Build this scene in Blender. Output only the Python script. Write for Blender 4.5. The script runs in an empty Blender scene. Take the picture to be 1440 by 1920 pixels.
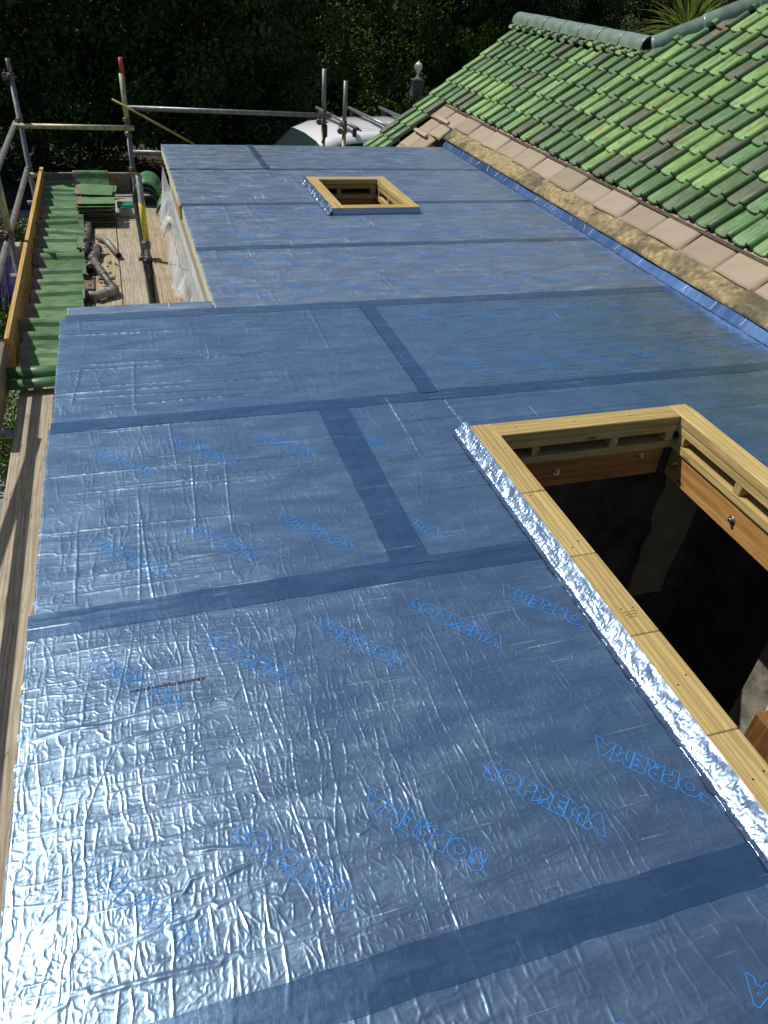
import bpy, bmesh, math, random
import numpy as np
from mathutils import Vector, Matrix, noise as mnoise
R = math.radians
random.seed(7)
rng = np.random.default_rng(11)
S = bpy.context.scene
COL = S.collection

# ------------------------------------------------------------------ camera, light, exposure
CAM_H = 1.73
YAW, PITCH, ROLL, FPX = R(20.286), R(36.677), R(4.932), 1397.8
cam = bpy.data.cameras.new('camera'); cam_o = bpy.data.objects.new('camera', cam); COL.objects.link(cam_o)
fw = Vector((math.sin(YAW)*math.cos(PITCH), math.cos(YAW)*math.cos(PITCH), -math.sin(PITCH)))
r0 = Vector((math.cos(YAW), -math.sin(YAW), 0)); u0 = r0.cross(fw)
rr = r0*math.cos(ROLL)+u0*math.sin(ROLL); uu = -r0*math.sin(ROLL)+u0*math.cos(ROLL)
M = Matrix((rr, uu, -fw)).transposed().to_4x4(); M.translation = (0, 0, CAM_H)
cam_o.matrix_world = M
cam.sensor_fit = 'VERTICAL'; cam.sensor_height = 36; cam.lens = FPX/1920*36
cam.clip_start = .05; cam.clip_end = 500
S.camera = cam_o
def proj(p):
    v = Vector(p)-Vector((0, 0, CAM_H)); z = v.dot(fw)
    if z < .05: return (-9999, -9999)
    return (720+FPX*v.dot(rr)/z, 960-FPX*v.dot(uu)/z)

SUN_EL, SUN_AZ = R(55), R(-51)          # azimuth measured from +y towards +x
sdir = Vector((math.sin(SUN_AZ)*math.cos(SUN_EL), math.cos(SUN_AZ)*math.cos(SUN_EL), math.sin(SUN_EL)))
W = bpy.data.worlds.new('World'); S.world = W; W.use_nodes = True
wn = W.node_tree.nodes; wl = W.node_tree.links
sky = wn.new('ShaderNodeTexSky'); sky.sky_type = 'NISHITA'; sky.sun_disc = False
sky.sun_elevation = SUN_EL; sky.sun_rotation = SUN_AZ; sky.air_density = 1.0; sky.dust_density = .6; sky.ozone_density = 2.0
wl.new(sky.outputs[0], wn['Background'].inputs[0]); wn['Background'].inputs[1].default_value = .085
sl = bpy.data.lights.new('sun', 'SUN'); sl.energy = 4.6; sl.angle = R(.53); sl.color = (1, .955, .88)
so = bpy.data.objects.new('sun', sl); COL.objects.link(so)
so.rotation_mode = 'QUATERNION'; so.rotation_quaternion = sdir.to_track_quat('Z', 'Y')
S.view_settings.view_transform = 'Standard'; S.view_settings.look = 'None'
S.view_settings.exposure = -.1; S.view_settings.gamma = 1
S.render.engine = 'CYCLES'; S.cycles.max_bounces = 6; S.cycles.caustics_reflective = False; S.cycles.caustics_refractive = False
S.cycles.sample_clamp_indirect = 4

# ------------------------------------------------------------------ helpers
def tag(o, label=None, cat=None, group=None, kind=None):
    if label: o['label'] = label
    if cat: o['category'] = cat
    if group: o['group'] = group
    if kind: o['kind'] = kind
    return o
def thing(name, label, cat, loc=(0, 0, 0), group=None):
    o = bpy.data.objects.new(name, None); COL.objects.link(o); o.location = loc; o.empty_display_size = .1
    return tag(o, label, cat, group)
def wloc(p):
    v = Vector((0, 0, 0))
    while p: v += p.location; p = p.parent
    return v
def link(name, me, parent=None, mat=None, loc=None):
    o = bpy.data.objects.new(name, me); COL.objects.link(o)
    if parent: o.parent = parent
    if mat and not me.materials: me.materials.append(mat)
    if loc is not None: o.location = Vector(loc)-wloc(parent)
    return o
def mesh_np(name, V, F, smooth=False, mats=None, midx=None):
    V = np.asarray(V, dtype=np.float32); F = np.asarray(F, dtype=np.int32)
    me = bpy.data.meshes.new(name); n = F.shape[1]
    me.vertices.add(len(V)); me.vertices.foreach_set('co', V.ravel())
    me.loops.add(F.size); me.loops.foreach_set('vertex_index', F.ravel())
    me.polygons.add(len(F)); me.polygons.foreach_set('loop_start', np.arange(0, F.size, n, dtype=np.int32))
    if mats:
        for m in mats: me.materials.append(m)
    if midx is not None: me.polygons.foreach_set('material_index', np.asarray(midx, dtype=np.int32))
    me.polygons.foreach_set('use_smooth', np.full(len(F), bool(smooth)) if np.isscalar(smooth) else np.asarray(smooth))
    me.update(calc_edges=True); me.validate()
    return me
def bm_obj(name, bm, mat, parent=None, origin=None, smooth=False):
    """bm holds world coordinates; the object's origin goes to origin (or the parent's)."""
    w = Vector(origin) if origin is not None else wloc(parent)
    bmesh.ops.translate(bm, verts=bm.verts, vec=-w)
    bmesh.ops.recalc_face_normals(bm, faces=bm.faces)
    me = bpy.data.meshes.new(name); bm.to_mesh(me); bm.free()
    if smooth:
        for p in me.polygons: p.use_smooth = True
    for m in (mat if isinstance(mat, (list, tuple)) else [mat]): me.materials.append(m)
    o = bpy.data.objects.new(name, me); COL.objects.link(o)
    if parent: o.parent = parent; o.location = w-wloc(parent)
    else: o.location = w
    return o
def add_box(bm, x0, x1, y0, y1, z0, z1, bev=0, mtx=None):
    r = bmesh.ops.create_cube(bm, size=1)
    vs = r['verts']
    for v in vs: v.co = Vector(((x0+x1)/2+v.co.x*(x1-x0), (y0+y1)/2+v.co.y*(y1-y0), (z0+z1)/2+v.co.z*(z1-z0)))
    if bev:
        es = list({e for v in vs for e in v.link_edges})
        r2 = bmesh.ops.bevel(bm, geom=es, offset=bev, segments=1, affect='EDGES')
        vs = list({v for f in r2['faces'] for v in f.verts} | {v for v in vs if v.is_valid})
        vs = [v for v in vs if v.is_valid]
    if mtx is not None: bmesh.ops.transform(bm, matrix=mtx, verts=vs)
    return vs
def box(name, b, mat, parent=None, bev=.002, origin=None, mtx=None):
    bm = bmesh.new(); add_box(bm, *b, bev=bev, mtx=mtx)
    return bm_obj(name, bm, mat, parent, origin)
def add_tube(bm, pts, rad, seg=14, caps=True, hollow=0):
    pts = [Vector(p) for p in pts]; rings = []
    rads = rad if isinstance(rad, (list, tuple)) else [rad]*len(pts)
    prev = None
    for i, p in enumerate(pts):
        d = (pts[min(i+1, len(pts)-1)]-pts[max(i-1, 0)]).normalized()
        if prev is None:
            a = d.orthogonal().normalized()
        else:
            a = (prev-d*prev.dot(d)).normalized()
        prev = a; b = d.cross(a)
        rings.append([bm.verts.new(p+(a*math.cos(t)+b*math.sin(t))*rads[i]) for t in [2*math.pi*k/seg for k in range(seg)]])
    fs = []
    for i in range(len(rings)-1):
        for k in range(seg):
            f = bm.faces.new((rings[i][k], rings[i][(k+1) % seg], rings[i+1][(k+1) % seg], rings[i+1][k])); f.smooth = True
    if caps:
        for ring, s in ((rings[0], -1), (rings[-1], 1)):
            if hollow:
                c = sum((v.co for v in ring), Vector())/seg
                j = 0 if s < 0 else len(pts)-1
                d = (pts[1]-pts[0]).normalized() if s < 0 else (pts[-2]-pts[-1]).normalized()
                inr = [bm.verts.new(c+(v.co-c)*hollow) for v in ring]
                deep = [bm.verts.new(c+(v.co-c)*hollow+d*rads[j]*2.2) for v in ring]
                for k in range(seg):
                    bm.faces.new((ring[k], ring[(k+1) % seg], inr[(k+1) % seg], inr[k]))
                    bm.faces.new((inr[k], inr[(k+1) % seg], deep[(k+1) % seg], deep[k]))
                bm.faces.new(deep)
            else:
                bm.faces.new(ring)
def tube(name, pts, rad, mat, parent=None, seg=14, origin=None, hollow=0):
    bm = bmesh.new(); add_tube(bm, pts, rad, seg, hollow=hollow)
    return bm_obj(name, bm, mat, parent, origin)
def add_lathe(bm, c, prof, seg=20):
    rings = []
    for rr_, z in prof:
        rings.append([bm.verts.new((c[0]+rr_*math.cos(2*math.pi*k/seg), c[1]+rr_*math.sin(2*math.pi*k/seg), c[2]+z)) for k in range(seg)])
    for i in range(len(rings)-1):
        for k in range(seg):
            f = bm.faces.new((rings[i][k], rings[i][(k+1) % seg], rings[i+1][(k+1) % seg], rings[i+1][k])); f.smooth = True
    bm.faces.new(rings[0]); bm.faces.new(rings[-1])

# ------------------------------------------------------------------ materials
class NM:
    def __init__(s, name, rough=.7, metal=0, spec=.5):
        s.m = bpy.data.materials.new(name); s.m.use_nodes = True; s.t = s.m.node_tree; s.n = s.t.nodes; s.l = s.t.links
        s.b = s.n['Principled BSDF']; s.b.inputs['Roughness'].default_value = rough; s.b.inputs['Metallic'].default_value = metal
        s.b.inputs['Specular IOR Level'].default_value = spec
        s.tc = s.n.new('ShaderNodeTexCoord')
    def coord(s, scale=(1, 1, 1), src='Object', rot=(0, 0, 0)):
        mp = s.n.new('ShaderNodeMapping'); mp.inputs['Scale'].default_value = scale; mp.inputs['Rotation'].default_value = rot
        if src == 'World':
            g = s.n.new('ShaderNodeNewGeometry'); s.l.new(g.outputs['Position'], mp.inputs['Vector'])
        else: s.l.new(s.tc.outputs[src], mp.inputs['Vector'])
        return mp.outputs[0]
    def noise(s, co, scale=5, detail=4, rough=.55, dist=0):
        t = s.n.new('ShaderNodeTexNoise'); t.inputs['Scale'].default_value = scale; t.inputs['Detail'].default_value = detail
        t.inputs['Roughness'].default_value = rough; t.inputs['Distortion'].default_value = dist
        s.l.new(co, t.inputs['Vector']); return t.outputs[0]
    def voro(s, co, scale=5, feature='F1', rnd=1):
        t = s.n.new('ShaderNodeTexVoronoi'); t.feature = feature; t.inputs['Scale'].default_value = scale; t.inputs['Randomness'].default_value = rnd
        s.l.new(co, t.inputs['Vector']); return t.outputs['Distance']
    def ramp(s, fac, stops, interp='LINEAR'):
        t = s.n.new('ShaderNodeValToRGB'); t.color_ramp.interpolation = interp; cr = t.color_ramp
        while len(cr.elements) < len(stops): cr.elements.new(.5)
        for e, (p, c) in zip(cr.elements, stops):
            e.position = p; e.color = (c, c, c, 1) if isinstance(c, (int, float)) else (*c, 1)
        s.l.new(fac, t.inputs[0]); return t.outputs[0]
    def mix(s, fac, a, b, mode='MIX'):
        t = s.n.new('ShaderNodeMix'); t.data_type = 'RGBA'; t.blend_type = mode; t.clamp_result = False
        for ix, v in ((0, fac), (6, a), (7, b)):
            inp = t.inputs[ix]
            if isinstance(v, (int, float)): inp.default_value = v if ix == 0 else (v, v, v, 1)
            elif isinstance(v, tuple): inp.default_value = (*v, 1)
            else: s.l.new(v, inp)
        return t.outputs[2]
    def math(s, op, a, b=0):
        t = s.n.new('ShaderNodeMath'); t.operation = op
        for inp, v in ((t.inputs[0], a), (t.inputs[1], b)):
            if isinstance(v, (int, float)): inp.default_value = v
            else: s.l.new(v, inp)
        return t.outputs[0]
    def rand(s):
        t = s.n.new('ShaderNodeObjectInfo'); return t.outputs['Random']
    def color(s, c):
        if isinstance(c, tuple): s.b.inputs['Base Color'].default_value = (*c, 1)
        else: s.l.new(c, s.b.inputs['Base Color'])
    def rough(s, c): s.l.new(c, s.b.inputs['Roughness'])
    def bump(s, h, dist=.002, strength=1, chain=None):
        t = s.n.new('ShaderNodeBump'); t.inputs['Distance'].default_value = dist; t.inputs['Strength'].default_value = strength
        s.l.new(h, t.inputs['Height'])
        if chain: s.l.new(chain, t.inputs['Normal'])
        s.l.new(t.outputs[0], s.b.inputs['Normal']); return t.outputs[0]

def wood(name, light, mid, dark, axis='y', knots=True, rough=.75, scale=1, dirt=0, checks=0):
    k = NM(name, rough, spec=.25)
    st = {'x': (.9, 14, 14), 'y': (14, .9, 14), 'z': (14, 14, .9)}[axis]
    st = tuple(v*scale for v in st)
    rd = k.rand(); co = k.coord(st)
    off = k.n.new('ShaderNodeVectorMath'); off.operation = 'ADD'; k.l.new(co, off.inputs[0])
    cb = k.n.new('ShaderNodeCombineXYZ'); m3 = k.math('MULTIPLY', rd, 37)
    for i in range(3): k.l.new(m3, cb.inputs[i])
    k.l.new(cb.outputs[0], off.inputs[1]); co = off.outputs[0]
    g = k.noise(co, 2.2, 5, .6, .8)
    wv = k.n.new('ShaderNodeTexWave'); wv.inputs['Scale'].default_value = 1.1; wv.inputs['Distortion'].default_value = 9; wv.inputs['Detail'].default_value = 3
    wv.inputs['Detail Scale'].default_value = 1.4; wv.bands_direction = {'x': 'Y', 'y': 'X', 'z': 'X'}[axis]
    k.l.new(co, wv.inputs['Vector'])
    c1 = k.ramp(g, [(.3, dark), (.5, mid), (.7, light)])
    c2 = k.mix(k.ramp(wv.outputs[0], [(.25, 0), (.8, .62)]), c1, tuple(v*.62 for v in mid))
    co3 = k.coord({'x': (1.3, 4.5, 4.5), 'y': (4.5, 1.3, 4.5), 'z': (4.5, 4.5, 1.3)}[axis])
    kn = k.voro(co3, 1.6, 'F1')
    c3 = k.mix(k.ramp(kn, [(.025, .9), (.10, 0)]), c2, tuple(v*.28 for v in dark)) if knots else c2
    if dirt:
        dn = k.noise(k.coord((3, 3, 3)), 2.3, 6, .65)
        c3 = k.mix(k.ramp(dn, [(.45, 0), (.72, dirt)]), c3, tuple(v*.35 for v in dark))
    if checks:
        ck = k.noise(k.coord(tuple(v*1.0 for v in st)), 1.7, 2, .5, .2)
        c3 = k.mix(k.ramp(ck, [(.487, 0), (.5, checks), (.513, 0)]), c3, (.05, .035, .02))
    tone = k.ramp(rd, [(0, .88), (1, 1.12)])
    c3 = k.mix(1.0, c3, tone, 'MULTIPLY')
    k.color(c3)
    k.bump(k.math('ADD', g, k.math('MULTIPLY', wv.outputs[0], .5)), .0012, .8)
    return k.m
TIMBER_Y = wood('treated_timber_along', (.62, .47, .20), (.53, .385, .15), (.40, .27, .09), 'y')
TIMBER_X = wood('treated_timber_across', (.55, .43, .18), (.47, .35, .135), (.35, .25, .08), 'x')
JOIST_Y = wood('orange_joist_along', (.60, .34, .11), (.50, .26, .075), (.34, .15, .04), 'y')
JOIST_X = wood('orange_joist_across', (.50, .26, .085), (.40, .19, .055), (.27, .11, .03), 'x')
BATTEN_Y = wood('new_board_along', (.62, .40, .14), (.54, .33, .10), (.42, .23, .06), 'y')
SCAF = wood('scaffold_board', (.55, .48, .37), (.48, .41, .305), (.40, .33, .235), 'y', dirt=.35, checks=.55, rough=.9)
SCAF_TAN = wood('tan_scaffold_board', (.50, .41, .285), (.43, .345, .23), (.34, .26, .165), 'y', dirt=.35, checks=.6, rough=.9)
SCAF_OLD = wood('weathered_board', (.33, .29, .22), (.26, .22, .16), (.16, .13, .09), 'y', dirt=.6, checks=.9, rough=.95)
OLDWOOD = wood('old_brown_timber', (.34, .17, .06), (.27, .12, .04), (.15, .06, .02), 'z', dirt=.5)

def foil_mat(name, base, r_lo, r_hi, fine=1.0, scr=.5, metal=.95):
    k = NM(name, .3, metal)
    w = k.coord((1, 1, 1), 'World')
    big = k.noise(w, 1.3, 3, .5); haze = k.noise(k.coord((2.5, 7, 1), 'World'), 1.6, 6, .7, .4)
    c = k.mix(k.ramp(haze, [(.42, 0), (.75, .55)]), base, tuple(min(1, v*1.25+.08) for v in base))
    # scratches along and across, doubling as painted glints of far creases
    s1 = k.noise(k.coord((2.2, 95, 1), 'World', rot=(0, 0, .06)), 1, 2, .5)
    s2 = k.noise(k.coord((80, 2.6, 1), 'World', rot=(0, 0, -.35)), 1, 2, .5)
    msk = k.ramp(k.noise(w, 3.1, 4, .6), [(.47, 0), (.60, 1)])
    sc = k.math('MAXIMUM', k.ramp(s1, [(.665, 0), (.70, 1)]), k.ramp(s2, [(.68, 0), (.715, 1)]))
    sc = k.math('MULTIPLY', sc, k.math('MULTIPLY', msk, scr))
    c = k.mix(sc, c, (.92, .95, 1.0))
    k.color(c)
    k.rough(k.math('ADD', k.ramp(haze, [(.35, r_lo), (.7, r_hi)]), k.math('MULTIPLY', sc, .2)))
    f1 = k.noise(k.coord((38, 60, 1), 'World'), 1, 3, .6, .6)
    f2 = k.noise(k.coord((150, 60, 1), 'World', rot=(0, 0, .2)), 1, 2, .5)
    b1 = k.bump(k.math('ADD', f1, k.math('MULTIPLY', f2, .35)), .0011*fine, 1)
    k.bump(big, .02, .25, b1)
    return k.m
FOIL = foil_mat('blue_silver_foil', (.345, .495, .62), .23, .34, .45, .6)
FOIL_FAR = foil_mat('far_blue_foil', (.36, .46, .57), .30, .44, .6, .8, .86)  # greyer, rougher, less metallic copy for the far boards
TAPE = foil_mat('foil_tape', (.19, .325, .475), .22, .30, .5, .6)
TAPE_F = foil_mat('far_foil_tape', (.235, .35, .475), .27, .36, .6, .5)
FLASH = foil_mat('crumpled_foil', (.30, .40, .54), .24, .34, .6, .2)

def flat(name, c, rough=.7, metal=0, nscale=20, var=.25, bump=.0008, c2=None, spec=.5, detail=4):
    k = NM(name, rough, metal, spec); n = k.noise(k.coord(), nscale, detail, .6)
    k.color(k.mix(k.ramp(n, [(.3, 0), (.7, 1)]), tuple(v*(1-var) for v in c), c2 if c2 else tuple(min(1, v*(1+var)) for v in c)))
    if bump: k.bump(n, bump, 1)
    return k.m
FOAM = flat('yellow_foam_edge', (.72, .68, .44), .95, nscale=60, var=.12, bump=.002)
PRINT = flat('blue_print', (.03, .27, .80), .5, nscale=30, var=.1, bump=0)
GALV = NM('galvanised_tube', .5, .45)
_n = GALV.noise(GALV.coord((6, 6, 3)), 3, 6, .7); _n2 = GALV.noise(GALV.coord((25, 25, 8)), 2, 4, .7)
GALV.color(GALV.mix(GALV.ramp(_n2, [(.48, 0), (.66, .7)]), GALV.ramp(_n, [(.3, (.12, .125, .125)), (.7, (.27, .28, .275))]), (.42, .42, .38)))
GALV.rough(GALV.ramp(_n, [(.3, .35), (.7, .6)])); GALV.bump(_n2, .001, .6); GALV = GALV.m
YTUBE = NM('yellow_spattered_tube', .6, .35)
_n = YTUBE.noise(YTUBE.coord((5, 5, 3)), 2.4, 6, .7); _n2 = YTUBE.noise(YTUBE.coord((22, 22, 9)), 2, 4, .7)
YTUBE.color(YTUBE.mix(YTUBE.ramp(_n2, [(.42, 0), (.6, .8)]), YTUBE.ramp(_n, [(.42, (.22, .22, .19)), (.54, (.50, .46, .16))]), (.50, .48, .36)))
YTUBE.bump(_n2, .001, .6); YTUBE = YTUBE.m
YPAINT = flat('yellow_tape_on_tube', (.62, .56, .05), .55, nscale=40, var=.3)
REDPAINT = flat('red_tube_end', (.55, .06, .05), .5, nscale=40, var=.3)
RUST = flat('rusty_coupler', (.16, .14, .12), .6, .6, 35, .5, .002)
PIPE = flat('old_downpipe', (.05, .047, .04), .5, .1, 14, .7, .001, (.20, .18, .15))
PIPE_L = flat('pale_downpipe', (.22, .20, .16), .5, .1, 12, .4, .001)
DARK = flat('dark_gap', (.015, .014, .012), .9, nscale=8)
PLASTER = flat('pale_plaster', (.70, .58, .40), .9, nscale=6, var=.25, bump=.003)
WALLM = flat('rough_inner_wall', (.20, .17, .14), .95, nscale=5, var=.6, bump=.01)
RENDER = flat('outer_render', (.50, .47, .40), .9, nscale=12, var=.12, bump=.003)
PLY = flat('roof_ply', (.36, .25, .13), .8, nscale=7, var=.2)
WHITE = flat('white_board', (.78, .76, .66), .6, nscale=9, var=.05, bump=0)
STONE = flat('grey_stone_ledge', (.26, .24, .19), .9, nscale=9, var=.6, bump=.006)
STEEL = flat('zinc_bolt', (.55, .55, .55), .35, 1, 30, .2, 0)
BLACKBAG = flat('black_polythene', (.012, .012, .012), .35, nscale=30, bump=.002)

def tile_mat():
    k = NM('glazed_green_tile', .42, spec=.45)
    rd = k.rand()
    base = k.ramp(rd, [(0, (.060, .155, .050)), (.16, (.085, .115, .070)), (.24, (.18, .37, .10)), (.42, (.090, .225, .070)), (.55, (.23, .43, .14)),
                       (.70, (.070, .170, .060)), (.80, (.110, .285, .100)), (.90, (.105, .130, .090)), (.95, (.27, .46, .18))], 'CONSTANT')
    off = k.n.new('ShaderNodeVectorMath'); off.operation = 'ADD'; cb = k.n.new('ShaderNodeCombineXYZ'); m3 = k.math('MULTIPLY', rd, 91)
    for i in range(3): k.l.new(m3, cb.inputs[i])
    k.l.new(k.coord(), off.inputs[0]); k.l.new(cb.outputs[0], off.inputs[1])
    mp = k.n.new('ShaderNodeMapping'); mp.inputs['Scale'].default_value = (2.5, 16, 6); k.l.new(off.outputs[0], mp.inputs[0])
    st = k.noise(mp.outputs[0], 1.6, 5, .65)
    c = k.mix(k.ramp(st, [(.38, .6), (.60, 0)]), base, (.060, .080, .038))
    c = k.mix(k.ramp(st, [(.56, 0), (.75, .5)]), c, (.20, .36, .15))
    gr = k.noise(off.outputs[0], 55, 4, .7)
    c = k.mix(k.ramp(gr, [(.60, 0), (.70, .75)]), c, (.22, .26, .16))
    sp = k.noise(off.outputs[0], 9, 5, .7)
    c = k.mix(k.ramp(sp, [(.54, 0), (.66, .6)]), c, (.055, .068, .036))
    li = k.noise(off.outputs[0], 13, 2, .5)
    sel = k.ramp(k.math('FRACT', k.math('MULTIPLY', rd, 17.3)), [(.92, 0), (.93, 1)])
    lim = k.math('MULTIPLY', k.math('MULTIPLY', k.ramp(li, [(.61, 0), (.64, 1)]), sel), k.ramp(gr, [(.35, .2), (.55, 1)]))
    c = k.mix(lim, c, (.36, .17, .03))
    k.color(k.mix(1.0, c, (1.06, .98, .88), 'MULTIPLY')); k.rough(k.ramp(sp, [(.35, .38), (.65, .65)]))
    k.bump(k.math('ADD', k.math('MULTIPLY', gr, .4), k.math('MULTIPLY', st, .6)), .0018, .8)
    return k.m
TILE = tile_mat()
def tile_mat2():
    k = NM('stored_green_tile', .55, spec=.35)
    rd = k.rand(); base = k.ramp(rd, [(0, (.085, .24, .075)), (.3, (.11, .28, .085)), (.6, (.07, .20, .065)), (.85, (.12, .30, .10))], 'CONSTANT')
    sep = k.n.new('ShaderNodeSeparateXYZ'); k.l.new(k.tc.outputs['Object'], sep.inputs[0])
    n = k.noise(k.coord((1, 1, 1)), 14, 5, .65); n2 = k.noise(k.coord((2, 9, 2)), 5, 5, .7)
    e = k.math('ADD', sep.outputs[0], k.math('MULTIPLY', n, .10))
    m = k.ramp(e, [(.085, 1), (.12, 0)])                       # bare clay head of the tile
    c = k.mix(k.ramp(n2, [(.42, 0), (.62, .75)]), base, (.075, .085, .04))
    c = k.mix(m, c, k.ramp(n, [(.3, (.16, .10, .07)), (.7, (.30, .22, .15))]))
    k.color(c); k.bump(n, .002, .6); return k.m
TILE2 = tile_mat2()
RIDGE = flat('grey_green_ridge', (.21, .29, .22), .30, nscale=7, var=.3, bump=.0015, spec=.6)
MORTAR = flat('dark_mortar', (.10, .10, .085), .95, nscale=25, var=.6, bump=.01)
TAN = NM('tan_tile', .85, spec=.2)
_n = TAN.noise(TAN.coord(), 3.5, 5, .6); _d = TAN.noise(TAN.coord((2, 2, 2)), 2.1, 6, .7)
_c = TAN.ramp(_n, [(.3, (.31, .245, .17)), (.7, (.42, .345, .25))]); _c = TAN.mix(TAN.ramp(_d, [(.45, 0), (.8, .5)]), _c, (.22, .17, .11))
TAN.color(TAN.mix(1.0, _c, TAN.ramp(TAN.rand(), [(0, .85), (1, 1.1)]), 'MULTIPLY')); TAN.bump(TAN.noise(TAN.coord(), 45, 4), .001, 1); TAN = TAN.m
KHAKI = NM('lichened_mortar', .95, spec=.15)
_n = KHAKI.noise(KHAKI.coord(src='World'), 26, 6, .7); _d = KHAKI.noise(KHAKI.coord((1, 1, 1), 'World'), 2.3, 5, .65, .5)
_c = KHAKI.ramp(_n, [(.3, (.17, .125, .06)), (.52, (.36, .28, .14)), (.7, (.54, .46, .27))]); _c = KHAKI.mix(KHAKI.ramp(_d, [(.46, 0), (.60, .85)]), _c, (.085, .08, .06))
KHAKI.color(_c); KHAKI.bump(_n, .012, 1); KHAKI = KHAKI.m

# ------------------------------------------------------------------ the crease relief of the foil
def gauss_fft(a, sy, sx):
    fy = np.fft.fftfreq(a.shape[0])[:, None]; fx = np.fft.rfftfreq(a.shape[1])[None]
    k = np.exp(-2*math.pi**2*((fy*sy)**2+(fx*sx)**2))
    o = np.fft.irfft2(np.fft.rfft2(a)*k, s=a.shape); return o/(o.std()+1e-9)
class Relief:
    """heights over x0..x1, y0..y1 built from creases"""
    def __init__(s, x0, x1, y0, y1, res):
        s.x0, s.y0, s.res = x0, y0, res
        s.nx = int(round((x1-x0)/res))+1; s.ny = int(round((y1-y0)/res))+1
        s.x1 = x0+(s.nx-1)*res; s.y1 = y0+(s.ny-1)*res
        s.H = np.zeros((s.ny, s.nx), np.float32)
    def seg(s, x0, y0, x1, y1, a0, a1, w):
        m = w*2.6; res = s.res
        i0 = max(0, int((min(x0, x1)-m-s.x0)/res)); i1 = min(s.nx, int((max(x0, x1)+m-s.x0)/res)+2)
        j0 = max(0, int((min(y0, y1)-m-s.y0)/res)); j1 = min(s.ny, int((max(y0, y1)+m-s.y0)/res)+2)
        if i0 >= i1 or j0 >= j1: return
        X = s.x0+np.arange(i0, i1)*res; Y = (s.y0+np.arange(j0, j1)*res)[:, None]
        dx, dy = x1-x0, y1-y0; L2 = dx*dx+dy*dy+1e-12
        t = np.clip(((X-x0)*dx+(Y-y0)*dy)/L2, 0, 1)
        d2 = (X-x0-t*dx)**2+(Y-y0-t*dy)**2
        v = (a0+(a1-a0)*t)*np.exp(-d2/(w*w)); sub = s.H[j0:j1, i0:i1]
        np.maximum(sub, v, out=sub)
    def walk(s, x, y, ang, length, a, w, jit=.25, step=.016, pull=.5, zig=.08):
        a0 = ang; n = max(2, int(length/step)); pa = 0
        for i in range(n):
            t = (i+1)/n; env = math.sin(math.pi*min(1, t*1.02))**.5 if t < 1 else 0
            ca = a*env*rng.uniform(.6, 1.25)
            ang += rng.normal(0, jit); ang += (a0-ang)*pull
            aa = ang+(rng.choice([-1, 1])*.9 if rng.random() < zig else 0)
            nx, ny = x+math.cos(aa)*step, y+math.sin(aa)*step
            s.seg(x, y, nx, ny, pa, ca, w); x, y, pa = nx, ny, ca
    def soften(s, edge=.0):
        pass

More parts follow.
